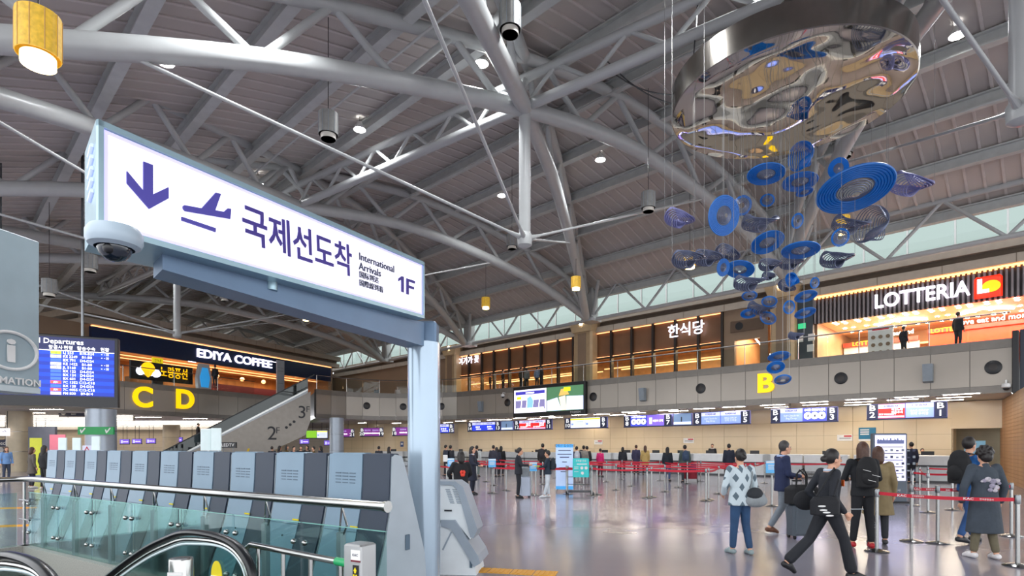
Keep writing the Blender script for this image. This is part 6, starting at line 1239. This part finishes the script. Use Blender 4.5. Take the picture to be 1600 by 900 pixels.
for px, py, H, fc, tp, bt, hs, lab in far:
    r, j = person(lab, px, py, H, fc, tp, bt, '#2a2a2e', hair='brown' if 'mustard' in lab else 'black', hstyle=hs, detail=0, hem=.55 if 'coat' in lab else None)
    if 'backpack' in lab: backpack(r, j, {'blue-grey': '#34455e', 'round white': '#b8bcc4'}.get(next((q for q in ('blue-grey', 'round white') if q in lab), ''), '#26242a'), 1.0, False)
for px, py0, lab in ((1113, 694, 'seated clerk in dark uniform behind the counter below sign six'), (1441, 701, 'clerk with only the hair showing above the counter'), (832, 705, 'clerk behind the counter left of the blue banner'), (761, 706, 'clerk in black and white behind the counter')):
    s_ = bs(px, -.6); p = BW(s_, -.6); zt = bz(px, py0, -.6); person(lab, 0, 0, 1.62, 180+20, '#1f2128', '#1f2128', '#222222', hstyle='bun', detail=0, pos=p, z=zt-1.62*1.0, collar='#e4e4e8')
r = thing('luggage_trolley', 'grey luggage trolley with red bags in front of the blue-grey backpack', 'trolley', FL(1079, 753), -.3)
for x in (-.3, .3): MB().tube([(x, -.4, .15), (x, .4, .12), (x, -.4, .15), (x, -.45, 1.0)], .02, 6).build('side_frame', M_chromed, r); [MB().lathe([(.07, -.02), (.07, .02)], 10).build('wheel', M_black, r, M=Matrix.Translation((x, y, .07)) @ Matrix.Rotation(PI/2, 4, 'Y')) for y in (-.35, .35)]
MB().bbox(-.28, .28, -.35, .3, .16, .5, .04).build('bag', cloth('#8c2030'), r); MB().bbox(-.26, .26, -.3, .25, .5, .85, .04).build('bag', cloth('#30406c'), r)
# --- gallery
for px, py0, H, fc, tp, lab in ((766, 588, 1.6, 90, '#17181c', 'person in black with pale mask on the gallery'), (786, 572.5, 1.75, 110, '#1c1d20', 'man in black leaning at the gallery rail'), (814, 571.5, 1.75, 60, '#4a4234', 'person with yellow collar on the gallery'), (823, 577, 1.6, 20, '#7d7a74', 'person in grey patterned coat on the gallery'), (839, 579, 1.58, 30, '#8d9cb4', 'person in pale blue jacket on the gallery'), (846, 581, 1.6, -60, '#1c1e26', 'person in black bending on the gallery')):
    d_ = -1.0 if px < 780 else -.55; s_ = bs(px, d_); p = BW(s_, d_); person(lab, 0, 0, H, fc, tp, '#22242a', '#222222', hstyle='bob' if 'patterned' in lab else 'short', detail=0, pos=p, z=ZT-.12)
for px, H, lab, d_, hs in ((1412, 1.55, 'dark figure standing before the red burger counter', -2.2, 'short'), (1497, 1.72, 'man in black suit standing at the rail before the burger counter', -1.2, 'short')):
    p = BW(bs(px, d_), d_); person(lab, 0, 0, H, 80, '#24232b', '#22242a', '#222222', hstyle=hs, detail=0, pos=p, z=ZT-.12)
p = PX(336, 600, 43.6); person('man in black standing beside the blue kiosk by the coffee shop', 0, 0, 1.7, -60, '#1a1c22', '#1a1c22', '#222222', detail=0, pos=(p.x, p.y, 0), z=ZT-.12)
for px, w in ((589, 'left'), (621, 'right')): p = PX(px, 600, 50.4); person(f'dark haired person sitting behind the curved balcony glass, {w} one', 0, 0, 1.6, 170, '#2c2c3c' if w == 'left' else '#c8b0a8', '#222222', detail=0, pos=(p.x, p.y, 0), z=ZT-.95, nolegs=True, hstyle='bob')
# --- left concourse
person('woman in denim jacket with long brown hair at far left', 10, 770, 1.62, 120, '#6f96c8', '#3a4256', '#b9b3aa', hair='brown', hstyle='long', detail=1, pos=((10-HX)/F*27.5, 27.5, 0), female=True)
person('person in grey-brown coat at the left beside the kiosks', 50, 775, 1.60, 30, '#57504a', '#22232a', '#c9c9c9', hair='brown', hstyle='bob', detail=1, pos=((50-HX)/F*22.6, 22.6, 0), hem=.6)
r, j = person('person in black hooded jacket and white striped trousers at left', 69, 775, 1.66, 20, '#16171b', '#17181c', '#c9c9c9', hair='black', hstyle='long', detail=1, pos=((69-HX)/F*22.0, 22.0, 0), kind='puffer')
MB().cbox(.16, 0, .45, .02, .05, .7).build('white_stripe', M_white, r)
p = ea0+hd*.62; 
kpx = [(425, 'at the left'), (437, 'second'), (448, 'third'), (459, 'fourth'), (470, 'fifth'), (480, 'sixth'), (490, 'seventh'), (501, 'at the right')]
for i, (px, w) in enumerate(kpx):
    Y = 33+1.3*(i % 3); person(f'distant traveller in the crowd seen between kiosks and column, {w}', 0, 0, 1.64+.03*(i % 3), (40*i) % 360, ['#23252c', '#3a3230', '#5c4a22', '#2a3040'][i % 4], '#23252c', '#222222', detail=0, pos=((px-HX)/F*Y, Y, 0), hstyle=['short', 'bob', 'long'][i % 3], group='crowd behind the kiosks')
p = PX(333, 668, 41.5); person('person in dark top riding the escalator near its foot', 0, 0, 1.65, 60, '#2a2326', '#222222', '#222222', detail=0, pos=(ea0+hd*.26+Vector((-.35, .75, 0))).to_tuple(), z=6.15*.26+.15)
